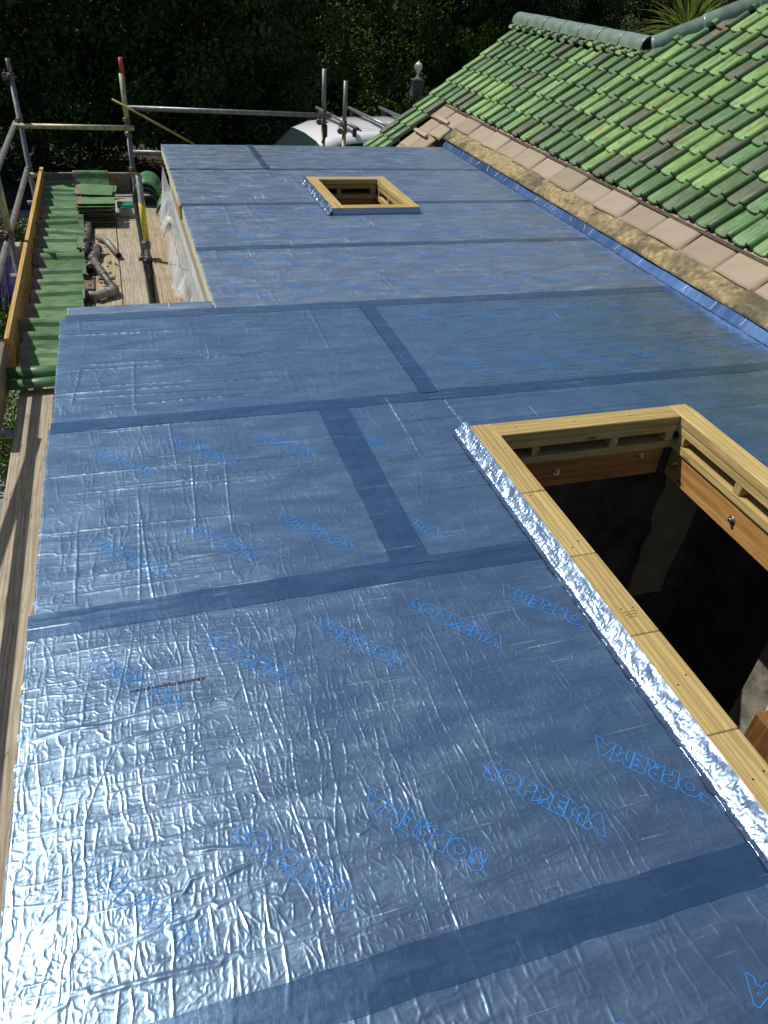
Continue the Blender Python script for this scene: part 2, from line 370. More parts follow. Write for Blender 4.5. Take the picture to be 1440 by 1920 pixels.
def fill_relief(rl, n_long, n_cross, n_small, amp, dens, fine_amp, longk=1.0):
    """n_long/n_cross/n_small creases; dens(x,y) 0..1 keeps or drops them"""
    W_, L_ = rl.x1-rl.x0, rl.y1-rl.y0; w0 = max(.0027, rl.res*1.10)
    for _ in range(n_long):
        x, y = rng.uniform(rl.x0, rl.x1), rng.uniform(rl.y0-.1, rl.y1); d = dens(x, y)
        if rng.random() > d: continue
        rl.walk(x, y, math.pi/2+rng.normal(0, .10), rng.uniform(.12, .55), amp*rng.uniform(.35, 1.0)*(.5+.5*d), w0*rng.uniform(.9, 1.4), .22, zig=.10)
    for _ in range(n_cross):
        x, y = rng.uniform(rl.x0-.1, rl.x1), rng.uniform(rl.y0, rl.y1); d = dens(x, y)
        if rng.random() > d: continue
        rl.walk(x, y, rng.normal(0, .06), rng.uniform(.15, .9), amp*rng.uniform(.3, .95)*(.5+.5*d), w0*rng.uniform(.9, 1.5), .16, zig=.07)
    for _ in range(int((3+n_cross*.02)*(1+.7*(longk-1)))):                 # a few long straight creases right across
        y = rng.uniform(rl.y0, rl.y1); rl.walk(rl.x0+rng.uniform(-.1, .3), y, rng.normal(.0, .025), rng.uniform(.7, 1.6), amp*longk*rng.uniform(.6, 1.0), w0*(1+.42*(longk-1)), .07, zig=0, pull=.7)
    for _ in range(int(3+n_long*.025)):
        x, y = rng.uniform(rl.x0, rl.x1), rng.uniform(rl.y0-.1, rl.y1)
        if rng.random() < dens(x, y)+.2: rl.walk(x, y, math.pi/2+rng.normal(.0, .035), rng.uniform(.4, 1.0), amp*longk*rng.uniform(.6, 1.0), w0*1.1, .09, zig=.01, pull=.7)
    for _ in range(n_small):
        x, y = rng.uniform(rl.x0, rl.x1), rng.uniform(rl.y0, rl.y1); d = dens(x, y)
        if rng.random() > d: continue
        a = rng.choice([math.pi/2, 0, rng.uniform(0, 3.1)], p=[.5, .33, .17])+rng.normal(0, .25)
        rl.walk(x, y, a, rng.uniform(.03, .12), amp*rng.uniform(.2, .65), w0*rng.uniform(.8, 1.1), .4, .012, zig=.2)
    X = rl.x0+np.arange(rl.nx)*rl.res; Y = rl.y0+np.arange(rl.ny)*rl.res
    D = np.array([[dens(x, y) for x in X[::12]] for y in Y[::12]], np.float32)
    D = np.repeat(np.repeat(D, 12, 0), 12, 1)[:rl.ny, :rl.nx]
    a1 = gauss_fft(rng.normal(size=rl.H.shape), .022/rl.res, max(.0042/rl.res, .9))     # ripples running along y
    a2 = gauss_fft(rng.normal(size=rl.H.shape), max(.0042/rl.res, .9), .022/rl.res)     # ripples running along x
    sel = gauss_fft(rng.normal(size=rl.H.shape), .10/rl.res, .13/rl.res)
    k = 1/(1+np.exp(-2.2*sel))
    rl.H += (fine_amp*D*(k*np.maximum(a1, -.2)+(1-k)*np.maximum(a2, -.2)*.9)).astype(np.float32)
    big = gauss_fft(rng.normal(size=rl.H.shape), .09/rl.res, .09/rl.res)
    rl.H += (big*.0007).astype(np.float32)

RELIEFS = []
TAPE_RECTS = []   # (x0,x1,y0,y1)
def Hat(X, Y):
    """relief height at arrays X, Y (metres) over all boards"""
    X = np.asarray(X, np.float64); Y = np.asarray(Y, np.float64); out = np.zeros(np.broadcast(X, Y).shape); X, Y = np.broadcast_arrays(X, Y)
    for rl in RELIEFS:
        m = (X >= rl.x0-.004) & (X <= rl.x1+.004) & (Y >= rl.y0-.004) & (Y <= rl.y1+.004)
        if not m.any(): continue
        fx = np.clip((X[m]-rl.x0)/rl.res, 0, rl.nx-1.001); fy = np.clip((Y[m]-rl.y0)/rl.res, 0, rl.ny-1.001)
        i = fx.astype(int); j = fy.astype(int); a = fx-i; b = fy-j; Hh = rl.H
        out[m] = (Hh[j, i]*(1-a)*(1-b)+Hh[j, i+1]*a*(1-b)+Hh[j+1, i]*(1-a)*b+Hh[j+1, i+1]*a*b)
    return out

BT = .10   # board thickness
flat_roof = thing('flat_roof', 'flat roof of foil faced insulation boards with dark taped joints, open rooflight holes', 'flat roof', (1.5, 3.5, 0))
BIG_FOLDS = []
def board(x0, x1, y0, y1, res, n, amp, dens, fine, hole=None, rag=.002, longk=1.0):
    rl = Relief(x0, x1, y0, y1, res)
    for (a, b, c, d, e, f) in BIG_FOLDS:
        if x0 < a < x1 and y0 < b < y1: rl.walk(a, b, c, d, e, f, .18)
    fill_relief(rl, *n, amp, dens, fine, longk)
    for (a, b, c, d) in TAPE_RECTS:                   # the tape holds the foil down
        X = rl.x0+np.arange(rl.nx)*res; Y = (rl.y0+np.arange(rl.ny)*res)[:, None]
        m = np.clip(np.minimum(np.minimum(X-a, b-X), np.minimum(Y-c, d-Y))/.012+.6, 0, 1)
        rl.H *= (1-m*.45).astype(np.float32)
    RELIEFS.append(rl)
    X = rl.x0+np.arange(rl.nx)*res; Y = rl.y0+np.arange(rl.ny)*res
    XX, YY = np.meshgrid(X, Y); e = np.minimum.reduce([XX-rl.x0, rl.x1-XX, YY-rl.y0, rl.y1-YY])
    Z = rl.H-np.clip(1-e/.006, 0, 1)*.0025
    XX = XX.copy(); YY = YY.copy()
    g = gauss_fft(rng.normal(size=XX.shape), .007/res, .007/res)*rag
    XX[:, 0] += g[:, 0]; XX[:, -1] += g[:, -1]
    o = wloc(flat_roof)
    V = np.stack([XX-o.x, YY-o.y, Z], -1).reshape(-1, 3)
    idx = np.arange(rl.nx*rl.ny).reshape(rl.ny, rl.nx)
    F = np.stack([idx[:-1, :-1], idx[:-1, 1:], idx[1:, 1:], idx[1:, :-1]], -1).reshape(-1, 4)
    if hole:
        cx = (X[:-1]+X[1:])/2; cy = (Y[:-1]+Y[1:])/2; CX, CY = np.meshgrid(cx, cy)
        F = F[~((CX > hole[0]) & (CX < hole[1]) & (CY > hole[2]) & (CY < hole[3])).ravel()]
    nt = len(F)
    # side skirts of foam
    ring = np.concatenate([idx[0, :], idx[1:, -1], idx[-1, -2::-1], idx[-2:0:-1, 0]])
    VS = V[ring].copy(); VS[:, 2] = -BT; VT = V[ring].copy()
    b0 = len(V); n_ = len(ring); V = np.concatenate([V, VT, VS])
    a = np.arange(n_); bq = (a+1) % n_
    FS = np.stack([b0+a, b0+n_+a, b0+n_+bq, b0+bq], -1)
    if hole:
        mx = (V[ring]+V[np.roll(ring, -1)])/2; inside = (mx[:, 0]+o.x > hole[0]) & (mx[:, 0]+o.x < hole[1]) & (mx[:, 1]+o.y > hole[2]) & (mx[:, 1]+o.y < hole[3]); FS = FS[~inside]
    bot = np.array([[b0+n_+0, b0+n_+(2*(rl.nx-1)+rl.ny-1), b0+n_+(rl.nx-1+rl.ny-1), b0+n_+(rl.nx-1)]])
    Fall = np.concatenate([F, FS]) if hole else np.concatenate([F, FS, bot])
    mi = np.concatenate([np.zeros(nt, int), np.ones(len(Fall)-nt, int)]); sm = mi == 0
    me = mesh_np('insulation_board', V, Fall, sm, [FOIL_FAR if y0 > 4.2 else FOIL, FOAM], mi)
    return link('insulation_board', me, flat_roof)

# tapes (x0,x1,y0,y1)
TX = [(-.47, 1.37, .552, .655), (-.452, 1.345, 1.785, 1.892), (-.43, 3.60, 3.005, 3.098), (-.395, 3.60, 4.205, 4.300), (.425, 3.60, 5.335, 5.420), (.425, 1.585, 6.45, 6.525), (2.37, 3.60, 6.45, 6.525), (.425, 3.60, 7.65, 7.71)]
TY = [(.742, .812, 1.86, 3.04), (.806, .885, 1.86, 3.04), (1.285, 1.375, 3.08, 4.23), (1.31, 1.375, 7.69, 8.755)]
TAPE_RECTS += TX+TY
def lerp(a, b, t): return a+(b-a)*min(1, max(0, t))
d0 = lambda x, y: lerp(1.0, .62, (x+.2)/1.3)
def d1(x, y): return lerp(1.0, .38, (x-.0)/1.35)*lerp(1.0, .75, (y-1.2)/.6)
def d2(x, y): return lerp(.85, .25, (x+.1)/1.1)*lerp(1, .65, (y-2.4)/.6)
board(-.47, 1.372, -.95, .602, .0032, (420, 220, 2200), .0021, d0, .00024, rag=.0015)
BIG_FOLDS = [(.10, .965, 3.0, .16, .0032, .006), (-.02, .90, .25, .14, .0028, .006), (.30, .985, 2.9, .10, .0026, .006), (-.13, .905, .1, .16, .0026, .006), (.34, .94, .3, .09, .003, .006), (-.30, 1.33, .10, .45, .0026, .007), (-.42, 1.40, .05, .35, .003, .007), (-.25, .80, .1, .5, .0026, .007), (-.44, .72, .0, .6, .0026, .007)]
board(-.452, 1.372, .604, 1.838, .0022, (520, 330, 4300), .0017, d1, .00017, rag=.0015)
board(-.440, .806, 1.840, 3.050, .0030, (210, 170, 1300), .0018, d2, .00012, rag=.0015, longk=2.3)
board(.808, 1.372, 1.840, 3.050, .004, (60, 50, 260), .0024, lambda x, y: .45, .00012, longk=2.2)
board(1.3723, 3.60, 2.662, 3.050, .006, (60, 40, 200), .0026, lambda x, y: .4, .00010)
board(-.425, 1.330, 3.052, 4.250, .0045, (140, 130, 700), .0028, lambda x, y: .5, .00014, rag=.0015, longk=2.0)
board(1.332, 3.60, 3.052, 4.250, .0065, (120, 150, 900), .0042, lambda x, y: .45, .00010)
board(-.392, .420, 4.252, 4.420, .006, (15, 10, 40), .0016, lambda x, y: .5, .0001)
board(.424, 3.60, 4.252, 5.378, .008, (60, 150, 900), .0052, lambda x, y: .5, .0001)
board(.424, 3.60, 5.380, 6.488, .009, (40, 140, 800), .0056, lambda x, y: .5, .0001, hole=(1.64, 2.33, 6.18, 7.15))
board(.424, 3.60, 6.490, 7.680, .010, (20, 120, 600), .0060, lambda x, y: .5, .0001, hole=(1.64, 2.33, 6.18, 7.15))
board(.424, 3.60, 7.682, 8.760, .011, (5, 40, 160), .003, lambda x, y: .5, .0001)
board(2.537, 3.60, -.94, 2.66, .02, (5, 5, 5), .001, lambda x, y: .3, .0001)

def foil_strip(x0, x1, y0, y1, lift=.0009, res=.006):
    nx = max(3, int((x1-x0)/res)); ny = max(3, int((y1-y0)/res))
    X, Y = np.meshgrid(np.linspace(x0, x1, nx), np.linspace(y0, y1, ny))
    Z = Hat(X, Y)+lift
    jx = gauss_fft(rng.normal(size=X.shape), 6, 6)*.0012
    Y = Y+jx*(1 if (x1-x0) > (y1-y0) else 0); X = X+jx*(0 if (x1-x0) > (y1-y0) else 1)
    o = wloc(flat_roof); V = np.stack([X-o.x, Y-o.y, Z], -1).reshape(-1, 3); idx = np.arange(nx*ny).reshape(ny, nx)
    F = np.stack([idx[:-1, :-1], idx[:-1, 1:], idx[1:, 1:], idx[1:, :-1]], -1).reshape(-1, 4)
    return link('joint_tape', mesh_np('joint_tape', V, F, True, [TAPE_F if y0 > 4 else TAPE]), flat_roof)
for i, t in enumerate(TX): foil_strip(*t, res=.005 if i < 3 else .010)
for i, t in enumerate(TY): foil_strip(*t, lift=.0018+.0007*i, res=.005 if t[2] < 3 else .010)

# printed lettering: outline words, two rows to a board, every other one turned round
def word_mesh(lw):
    cu = bpy.data.curves.new('lettering', 'FONT'); cu.body = 'SOPREMA'; cu.size = .075; cu.offset = .0062; cu.space_character = 1.16
    cu.resolution_u = 3; cu.fill_mode = 'FRONT'; cu.align_x = 'CENTER'; cu.align_y = 'CENTER'
    ob = bpy.data.objects.new('t', cu); COL.objects.link(ob)
    me = bpy.data.meshes.new_from_object(ob.evaluated_get(bpy.context.evaluated_depsgraph_get()))
    COL.objects.unlink(ob); bpy.data.objects.remove(ob)
    bm = bmesh.new(); bm.from_mesh(me)
    bmesh.ops.remove_doubles(bm, verts=bm.verts, dist=1e-5)
    ed = [e for e in bm.edges if len(e.link_faces) == 1]
    nxt = {}
    for e in ed:
        a, b = e.verts; nxt.setdefault(a.index, []).append(b.index); nxt.setdefault(b.index, []).append(a.index)
    P = np.array([v.co[:2] for v in bm.verts]); used = set(); loops = []
    bm.verts.ensure_lookup_table()
    for st in list(nxt):
        if st in used: continue
        lp = [st]; used.add(st); cur = st
        while True:
            c = [k for k in nxt[cur] if k not in used]
            if not c: break
            cur = c[0]; used.add(cur); lp.append(cur)
        if len(lp) > 2: loops.append(P[lp])
    bm.free()
    wv = .335/(P[:, 0].max()-P[:, 0].min()); hv = .060/(P[:, 1].max()-P[:, 1].min())
    V = []; F = []
    for lp in loops:
        lp = lp*[wv, hv]
        # denser points along long straights so the word can follow the creases
        pts = []
        for i in range(len(lp)):
            a, b = lp[i], lp[(i+1) % len(lp)]; n = max(1, int(np.hypot(*(b-a))/.006))
            for k in range(n): pts.append(a+(b-a)*k/n)
        pts = np.array(pts); nx_ = np.roll(pts, -1, 0); pv = np.roll(pts, 1, 0)
        t = nx_-pv; t /= np.hypot(t[:, 0], t[:, 1])[:, None]+1e-9; nn = np.stack([-t[:, 1], t[:, 0]], -1)*lw
        b0 = len(V)//1; m = len(pts)
        V.extend((pts+nn).tolist()); V.extend((pts-nn).tolist())
        for i in range(m): j = (i+1) % m; F.append((b0+i, b0+m+i, b0+m+j, b0+j))
    return np.array(V), np.array(F)
WV, WF = word_mesh(.0009); WF_THIN = word_mesh(.0007)[0]; WF_FAR = word_mesh(.0011)[0]
boards = [o for o in flat_roof.children if o.name.startswith('insulation_board')]
def board_at(x, y):
    for rl, b in zip(RELIEFS, boards):
        if rl.x0 <= x <= rl.x1 and rl.y0 <= y <= rl.y1: return b
def in_tape(X, Y):
    m = np.zeros(X.shape, bool)
    for (a, b, c, d) in TAPE_RECTS: m |= (X > a) & (X < b) & (Y > c) & (Y < d)
    return m
def logo(cx, cy, flip, strength=1.0):
    a = R(-46)+(math.pi if flip else 0)
    Wv = WV if cy < 3 else (WF_THIN if cy < 4.3 else WF_FAR)
    X = cx+Wv[:, 0]*math.cos(a)-Wv[:, 1]*math.sin(a); Y = cy+Wv[:, 0]*math.sin(a)+Wv[:, 1]*math.cos(a)
    b = board_at(cx, cy)
    if b is None: return
    rl = RELIEFS[boards.index(b)]
    ok = (X > rl.x0+.004) & (X < rl.x1-.004) & (Y > rl.y0+.004) & (Y < rl.y1-.004) & ~in_tape(X, Y)
    ok &= ~((X > 1.27) & (X < 2.6) & (Y < 2.72)) & ~((X > 1.58) & (X < 2.40) & (Y > 6.12) & (Y < 7.22))
    F = WF[ok[WF].all(1)]
    if len(F) < 20: return
    Z = Hat(X, Y)+.0012; o = wloc(b)
    me = mesh_np('printed_word', np.stack([X-o.x, Y-o.y, Z], -1), F, False, [PRINT])
    link('printed_word', me, b)
rows = [(.90, 1.18), (1.55, 1.19), (2.12, .52), (2.74, .52), (.26, 1.18)]
for yy, xr in rows:
    for i in range(-1, 6):
        x = xr-.335*i
        if -.45 < x < 1.3: logo(x, yy, round((1.18-x)/.335) % 2 == 0)
for yy in (3.34, 3.97):
    for i in range(0, 6): logo(1.68+.337*i, yy, i % 2 == 0)
for yy in (4.56, 5.12, 5.68, 6.24):
    for i in range(0, 9): logo(.66+.337*i+(.1 if yy > 5.4 else 0), yy, i % 2 == 1)

# small machine-printed line on the near board: dots and dashes of black ink
bm = bmesh.new(); o = wloc(boards[1]); random.seed(3)
x = -.16
while x < .05:
    wd = random.uniform(.003, .007); z = float(Hat(np.array([x]), np.array([1.513]))[0])+.0016
    bmesh.ops.create_grid(bm, x_segments=1, y_segments=1, size=.5, matrix=Matrix.Translation((x, 1.513+random.uniform(-.001, .001), z)) @ Matrix.Diagonal((wd, random.uniform(.005, .011), 1, 1)))
    x += wd+random.uniform(.001, .003)
bm_obj('black_date_stamp', bm, flat('black_ink', (.02, .02, .025), .6, bump=0), boards[1])

# ------------------------------------------------------------------ crumpled foil round the kerbs
def crease_band(name, x0, x1, y0, y1, res, prof, parent, n, amp):
    rl = Relief(x0, x1, y0, y1, res)
    for _ in range(n):
        x, y = rng.uniform(x0-.01, x1+.01), rng.uniform(y0, y1); a = rng.choice([0, rng.uniform(0, 3.14)], p=[.55, .45])+rng.normal(0, .45)
        rl.walk(x, y, a, rng.uniform(.015, .06), amp*rng.uniform(.3, 1), res*rng.uniform(1.0, 1.6), .45, res*2.5, zig=.15)
    for _ in range(int((y1-y0)*6)): rl.walk(rng.uniform(x0, x1), rng.uniform(y0, y1), 1.57+rng.normal(0, .04), rng.uniform(.1, .5), amp*.9, res*1.5, .12, res*4)
    g = gauss_fft(rng.normal(size=rl.H.shape), .012/res, .008/res)
    X, Y = np.meshgrid(x0+np.arange(rl.nx)*res, y0+np.arange(rl.ny)*res); v = (X-x0)/(rl.x1-x0)
    env = np.clip(np.minimum(v*5, (1-v)*6), 0, 1)
    Z = prof(v)+(rl.H+g*amp*.35)*env; o = wloc(parent)
    X = X-(rl.H+g*amp*.25)*env*.5+(v < .02)*g*.002
    V = np.stack([X-o.x, Y-o.y, Z-o.z], -1).reshape(-1, 3); idx = np.arange(rl.nx*rl.ny).reshape(rl.ny, rl.nx)
    F = np.stack([idx[:-1, :-1], idx[:-1, 1:], idx[1:, 1:], idx[1:, :-1]], -1).reshape(-1, 4)
    return link(name, mesh_np(name, V, F, True, [FLASH]), parent)
def kerb(name, label, cat, x0, x1, y0, y1, w, k, detail, yseg):
    """x0..y1 outer edges. timber frame lined with trimmers"""
    t = thing(name, label, cat, (x0, y0, 0)); th = .045
    segs = [y0]+yseg+[y1]
    for xa, xb in ((x0, x0+w), (x1-w, x1)):
        ys = segs if xa == x0 else [y0, y1]
        for a, b in zip(ys[:-1], ys[1:]):
            box('kerb_timber', (xa, xb, a+.0008, b-.0008, k-th, k+random.uniform(-.0006, .0006)), TIMBER_Y, t, .003)
    wx = .5*w if detail else w
    box('kerb_timber', (x0+w+.001, x1-w-.001, y1-w, y1-.001, k-th, k-.001), TIMBER_X, t, .003)
    box('kerb_timber', (x0+w+.001, x1-w-.001, y0+.001, y0+w, k-th, k-.001), TIMBER_X, t, .003)
    i0, i1, j0, j1 = x0+w, x1-w, y0+w, y1-w
    # layers below: second rail, blocks with gaps, lower rail, deep joist
    lay = [(k-th-.002-.040, k-th-.002, .004), ]
    z1 = k-th-.002-.040; zg = z1-.052; z2 = zg-.038; z3 = z2-.155
    def rails(za, zb, off, my, mx, nm, dp=.045):
        box(nm, (i0-dp, i0-off, j0-dp, j1+dp, za, zb), my, t, .002)
        box(nm, (i1+off, i1+dp, j0-dp, j1+dp, za, zb), my, t, .002)
        box(nm, (i0-off+.001, i1+off-.001, j1+off, j1+dp, za, zb), mx, t, .002)
        box(nm, (i0-off+.001, i1+off-.001, j0-dp, j0-off, za, zb), mx, t, .002)
    rails(z1, k-th-.002, .004, TIMBER_Y, TIMBER_X, 'upper_rail')
    rails(z2, zg, .001, TIMBER_Y, TIMBER_X, 'lower_rail', .10)
    rails(z3, z2-.003, .012, JOIST_Y, JOIST_X, 'trimmer_joist')
    box('gap_shade', (i0-.108, i0-.100, j0-.10, j1+.10, zg-.01, z1+.01), DARK, t, 0)  # near-black sheets paint the shade deep in the gap
    box('gap_shade', (i1+.100, i1+.108, j0-.10, j1+.10, zg-.01, z1+.01), DARK, t, 0)
    box('gap_shade', (i0-.099, i1+.099, j1+.096, j1+.104, zg-.01, z1+.01), DARK, t, 0)
    step = .42 if detail else .30
    y = j1-.02
    while y > j0:
        for xa, xb in ((i1+.006, i1+.10), (i0-.10, i0-.006)): box('spacer_block', (xa, xb, y-.045, y, zg+.001, z1-.001), TIMBER_X, t, .002)
        y -= step
    x = i0+.18
    while x < i1-.02:
        box('spacer_block', (x, x+.04, j1+.006, j1+.10, zg+.001, z1-.001), TIMBER_Y, t, .002); x += .42
    box('spacer_block', (i1-.05, i1-.004, j1+.006, j1+.10, zg+.001, z1-.001), TIMBER_Y, t, .002)
    if detail:
        for px_, py_, pz_, d in ((i0+.34, j1+.010, z2-.07, 'y'), (i0+.80, j1+.010, z2-.035, 'y'), (i1+.010, j1-.06, z2-.06, 'x'), (i1+.010, j1-.50, z2-.08, 'x'), (i1+.010, j1-1.2, z2-.07, 'x')):
            bm = bmesh.new(); e = Vector((0, -1, 0)) if d == 'y' else Vector((-1, 0, 0)); p = Vector((px_, py_, pz_))
            add_tube(bm, [p, p+e*.005], .018, 14); add_tube(bm, [p+e*.005, p+e*.018], .010, 6)
            bm_obj('coach_bolt', bm, STEEL, t)
        bm = bmesh.new(); add_box(bm, i1-.03, i1+.0105, j1-.002, j1+.0105, z3-.03, z2-.004, 0); bm_obj('joist_bracket', bm, flat('dark_steel', (.06, .065, .07), .5, .6), t)
    random.seed(5)
    bm = bmesh.new()
    yy = y0+.1
    while yy < y1:                                      # nail heads in pairs
        for xx in (x0+w*.3, x0+w*.72): bmesh.ops.create_circle(bm, cap_ends=True, radius=.0032, segments=8, matrix=Matrix.Translation((xx+random.uniform(-.004, .004), yy+random.uniform(-.02, .02), k+.0012)))
        yy += .33
    xx = x0+w+.1
    while xx < x1: bmesh.ops.create_circle(bm, cap_ends=True, radius=.003, segments=8, matrix=Matrix.Translation((xx, y1-w*.5, k+.0012))); xx += .3
    bm_obj('nail_heads', bm, DARK, t)
    return t, z3
big, zlow = kerb('rooflight_kerb', 'large timber rooflight kerb with bolted orange joists, crumpled silver foil along its edge', 'rooflight kerb', 1.360, 2.535, -.30, 2.660, .108, .05, True, [.93, 1.32, 1.72, 2.12])
small, _z = kerb('rooflight_kerb', 'small square timber rooflight kerb far out on the blue roof, foil turned up its front', 'rooflight kerb', 1.610, 2.360, 6.150, 7.180, .095, .052, False, [])
# stamped text on the near timber: small ink marks
bm = bmesh.new(); random.seed(9)
for rrow in range(3):
    for c in range(9-rrow*2):
        bmesh.ops.create_grid(bm, x_segments=1, y_segments=1, size=.5, matrix=Matrix.Translation((1.392+c*.0065+rrow*.004, 1.42-rrow*.012, .0518)) @ Matrix.Rotation(random.uniform(-.5, .5), 4, 'Z') @ Matrix.Diagonal((.0042, random.uniform(.0012, .006), 1, 1)))
bm_obj('grade_stamp', bm, flat('faded_ink', (.16, .11, .05), .8, bump=0), big)

crease_band('foil_flashing', 1.292, 1.359, -.30, 2.70, .0023, lambda v: .004+.045*np.clip((v-.25)/.75, 0, 1)**1.2, big, 3600, .0021)
box('foil_upstand', (1.36, 2.535, 2.6605, 2.664, 0, .045), FLASH, big, 0)
crease_band('foil_flashing', 1.555, 1.608, 6.13, 7.19, .004, lambda v: .004+.046*np.clip((v-.2)/.8, 0, 1)**1.2, small, 420, .0042)
box('foil_upstand', (1.605, 2.366, 6.143, 6.1490, 0, .046), FLASH, small, 0)
box('foil_upstand', (2.3605, 2.365, 6.15, 7.18, 0, .046), FLASH, small, 0)

# ------------------------------------------------------------------ edge upstand against the old roof
def grid_fn(fn, nu, nv):
    U_, V_ = np.meshgrid(np.linspace(0, 1, nu), np.linspace(0, 1, nv), indexing='ij'); X, Y, Z = fn(U_, V_)
    idx = np.arange(nu*nv).reshape(nu, nv)
    F = np.stack([idx[:-1, :-1], idx[1:, :-1], idx[1:, 1:], idx[:-1, 1:]], -1).reshape(-1, 4)
    return np.stack([X, Y, Z], -1).reshape(-1, 3), F
def ups(u, v):
    y = 8.80-9.6*u; wob = .006*np.sin(y*3.1)+.004*np.sin(y*9.7)
    return 3.578+.046*v+wob*v, y+0*v, .004+.066*v+.0005*np.sin(y*23+v*3)
V, F = grid_fn(ups, 700, 6); o = wloc(flat_roof)
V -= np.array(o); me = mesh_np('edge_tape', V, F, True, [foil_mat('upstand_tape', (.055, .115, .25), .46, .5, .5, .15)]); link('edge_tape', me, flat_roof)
def lip(u, v):
    y = 8.80-9.6*u; wob = .006*np.sin(y*3.1)+.004*np.sin(y*9.7); t = .012+.010*np.clip((5.5-y)/4, 0, 1)
    return 3.624+wob+t*v, y+0*v, .0705+.010*np.sin(v*3.14)
V, F = grid_fn(lip, 400, 5); V -= np.array(o); link('foil_lip', mesh_np('foil_lip', V, F, True, [flat('pale_foil_edge', (.42, .52, .68), .4, .6, bump=0)]), flat_roof)
bm = bmesh.new(); random.seed(12); y = 8.6
while y > 2.0:                                           # white strips paint the glints of wrinkles across the tape
    for _ in range(random.choice([0, 1, 1, 2])):
        yy = y+random.uniform(-.05, .05); wob = .006*math.sin(yy*3.1)+.004*math.sin(yy*9.7); s = random.uniform(-.03, .03); e0 = random.uniform(.05, .25); e1 = random.uniform(.7, 1)
        a = Vector((3.578+.046*e0+wob*e0, yy-s, .0075+.066*e0)); b = Vector((3.578+.046*e1+wob*e1, yy+s, .0075+.066*e1)); d = Vector((0, .0018, 0))
        bm.faces.new([bm.verts.new(q) for q in (a-d, a+d, b+d, b-d)])
    y -= random.uniform(.16, .42)
bm_obj('tape_crease_glints', bm, WHITE, flat_roof)

# ------------------------------------------------------------------ tiled roof
TH = R(35.5); UPV = Vector((math.cos(TH), 0, math.sin(TH))); NV = Vector((-math.sin(TH), 0, math.cos(TH)))
P0 = Vector((3.62, 0, .09))
def PR(y, s, h=0): return P0+UPV*s+NV*h+Vector((0, y, 0))
roof = thing('tiled_roof', 'pitched roof of green glazed interlocking tiles with grey green ridge and stripped tan eaves', 'tiled roof', (5.0, 6.5, .9))
def tile_mesh(length, wid, var=0):
    rd = random.Random(var*7+3)
    half = wid/2
    prof = []  # (v, z, nose)
    prof += [(half, .004, .034), (half-.010, .009, .014), (half-.022, .007, .004), (half-.05, .002, 0), (.005, -.001, -.001), (-.018, .000, .004), (-.032, .002, .013), (-.040, .006, .016)]
    for t in (20, 50, 80, 110, 140, 170): prof.append((-.071+.031*math.cos(R(t)), .006+.034*math.sin(R(t)), .012 if t < 40 else (.003 if t < 130 else .008)))
    th = .017; us = [0, .012, length*.5, length]
    V = []; F = []; n = len(prof)
    for lay in (0, 1):
        for iu, u in enumerate(us):
            for (v, z, nz) in prof:
                uu_ = u+nz*(1 if iu < 2 else 0)
                zz = z-(th if lay else 0)-(.004 if iu == 0 and not lay else 0)
                V.append((uu_, v, zz+rd.uniform(-.0006, .0006)))
    m = len(us)*n
    for iu in range(len(us)-1):
        for k in range(n-1):
            a = iu*n+k; F.append((a, a+n, a+n+1, a+1)); b = m+a; F.append((b, b+1, b+n+1, b+n))
    for k in range(n-1): F.append((k, k+1, m+k+1, m+k))
    for iu in range(len(us)-1):
        a = iu*n; F.append((a, m+a, m+a+n, a+n)); a = iu*n+n-1; F.append((a, a+n, m+a+n, m+a))
    me = mesh_np('roof_tile', V, F, True, [TILE])
    sm = [True]*(len(F)); k0 = 2*(len(us)-1)*(n-1)
    for i in range(k0, len(F)): sm[i] = False
    me.polygons.foreach_set('use_smooth', sm)
    return me
TL = {L: [tile_mesh(L, .205, i) for i in range(3)] for L in (.345, .22, .12, .055)}
VERGE, PITCH_Y, GAUGE, S0 = 10.27, .2085, .2635, .375
cand = []
def hip_s(y): return 1.77 if y > 7.45 else 1.77+(7.45-y)*1.17
for k in range(-4, 11):
    for c in range(0, 46):
        if k < 0 and c > 2: continue
        y = VERGE-.10-PITCH_Y*c; s = S0+GAUGE*k; av = hip_s(y-.05)-s-.02
        if av < .03: continue
        L = .345 if av > .345 else (.22 if av > .22 else (.12 if av > .12 else .055))
        px, py = proj(PR(y, s+.12))
        cand.append((px, py, y, s, L, k, c))
vis = [c for c in cand if -60 < c[0] < 1520 and c[1] > -60]
rest = [c for c in cand if c not in vis]
vis.sort(key=lambda c: (Vector((c[2], 0, 0))).length)
rnd = random.Random(21)
if len(vis) > 300:
    rest += vis[300:]; vis = vis[:300]
def tile_mtx(y, s, k, c, jit=1):
    h = .032+rnd.uniform(-.004, .005)*jit
    s = s+rnd.uniform(-.007, .007)*jit; y = y+rnd.uniform(-.004, .004)*jit
    Rm = Matrix((UPV, Vector((0, 1, 0)), NV)).transposed().to_4x4()
    Rm = Matrix.Translation(PR(y, s, h)) @ Rm @ Matrix.Rotation(R(4.3+rnd.uniform(-.6, .9)*jit), 4, 'Y') @ Matrix.Rotation(R(rnd.uniform(-1.1, 1.1)*jit), 4, 'Z') @ Matrix.Rotation(R(rnd.uniform(-1, 1)*jit), 4, 'X')
    return Rm
for (px, py, y, s, L, k, c) in vis:
    ob = bpy.data.objects.new('roof_tile', TL[L][rnd.randrange(3)]); COL.objects.link(ob); ob.parent = roof
    ob.matrix_local = Matrix.Translation(-roof.location) @ tile_mtx(y, s, k, c)
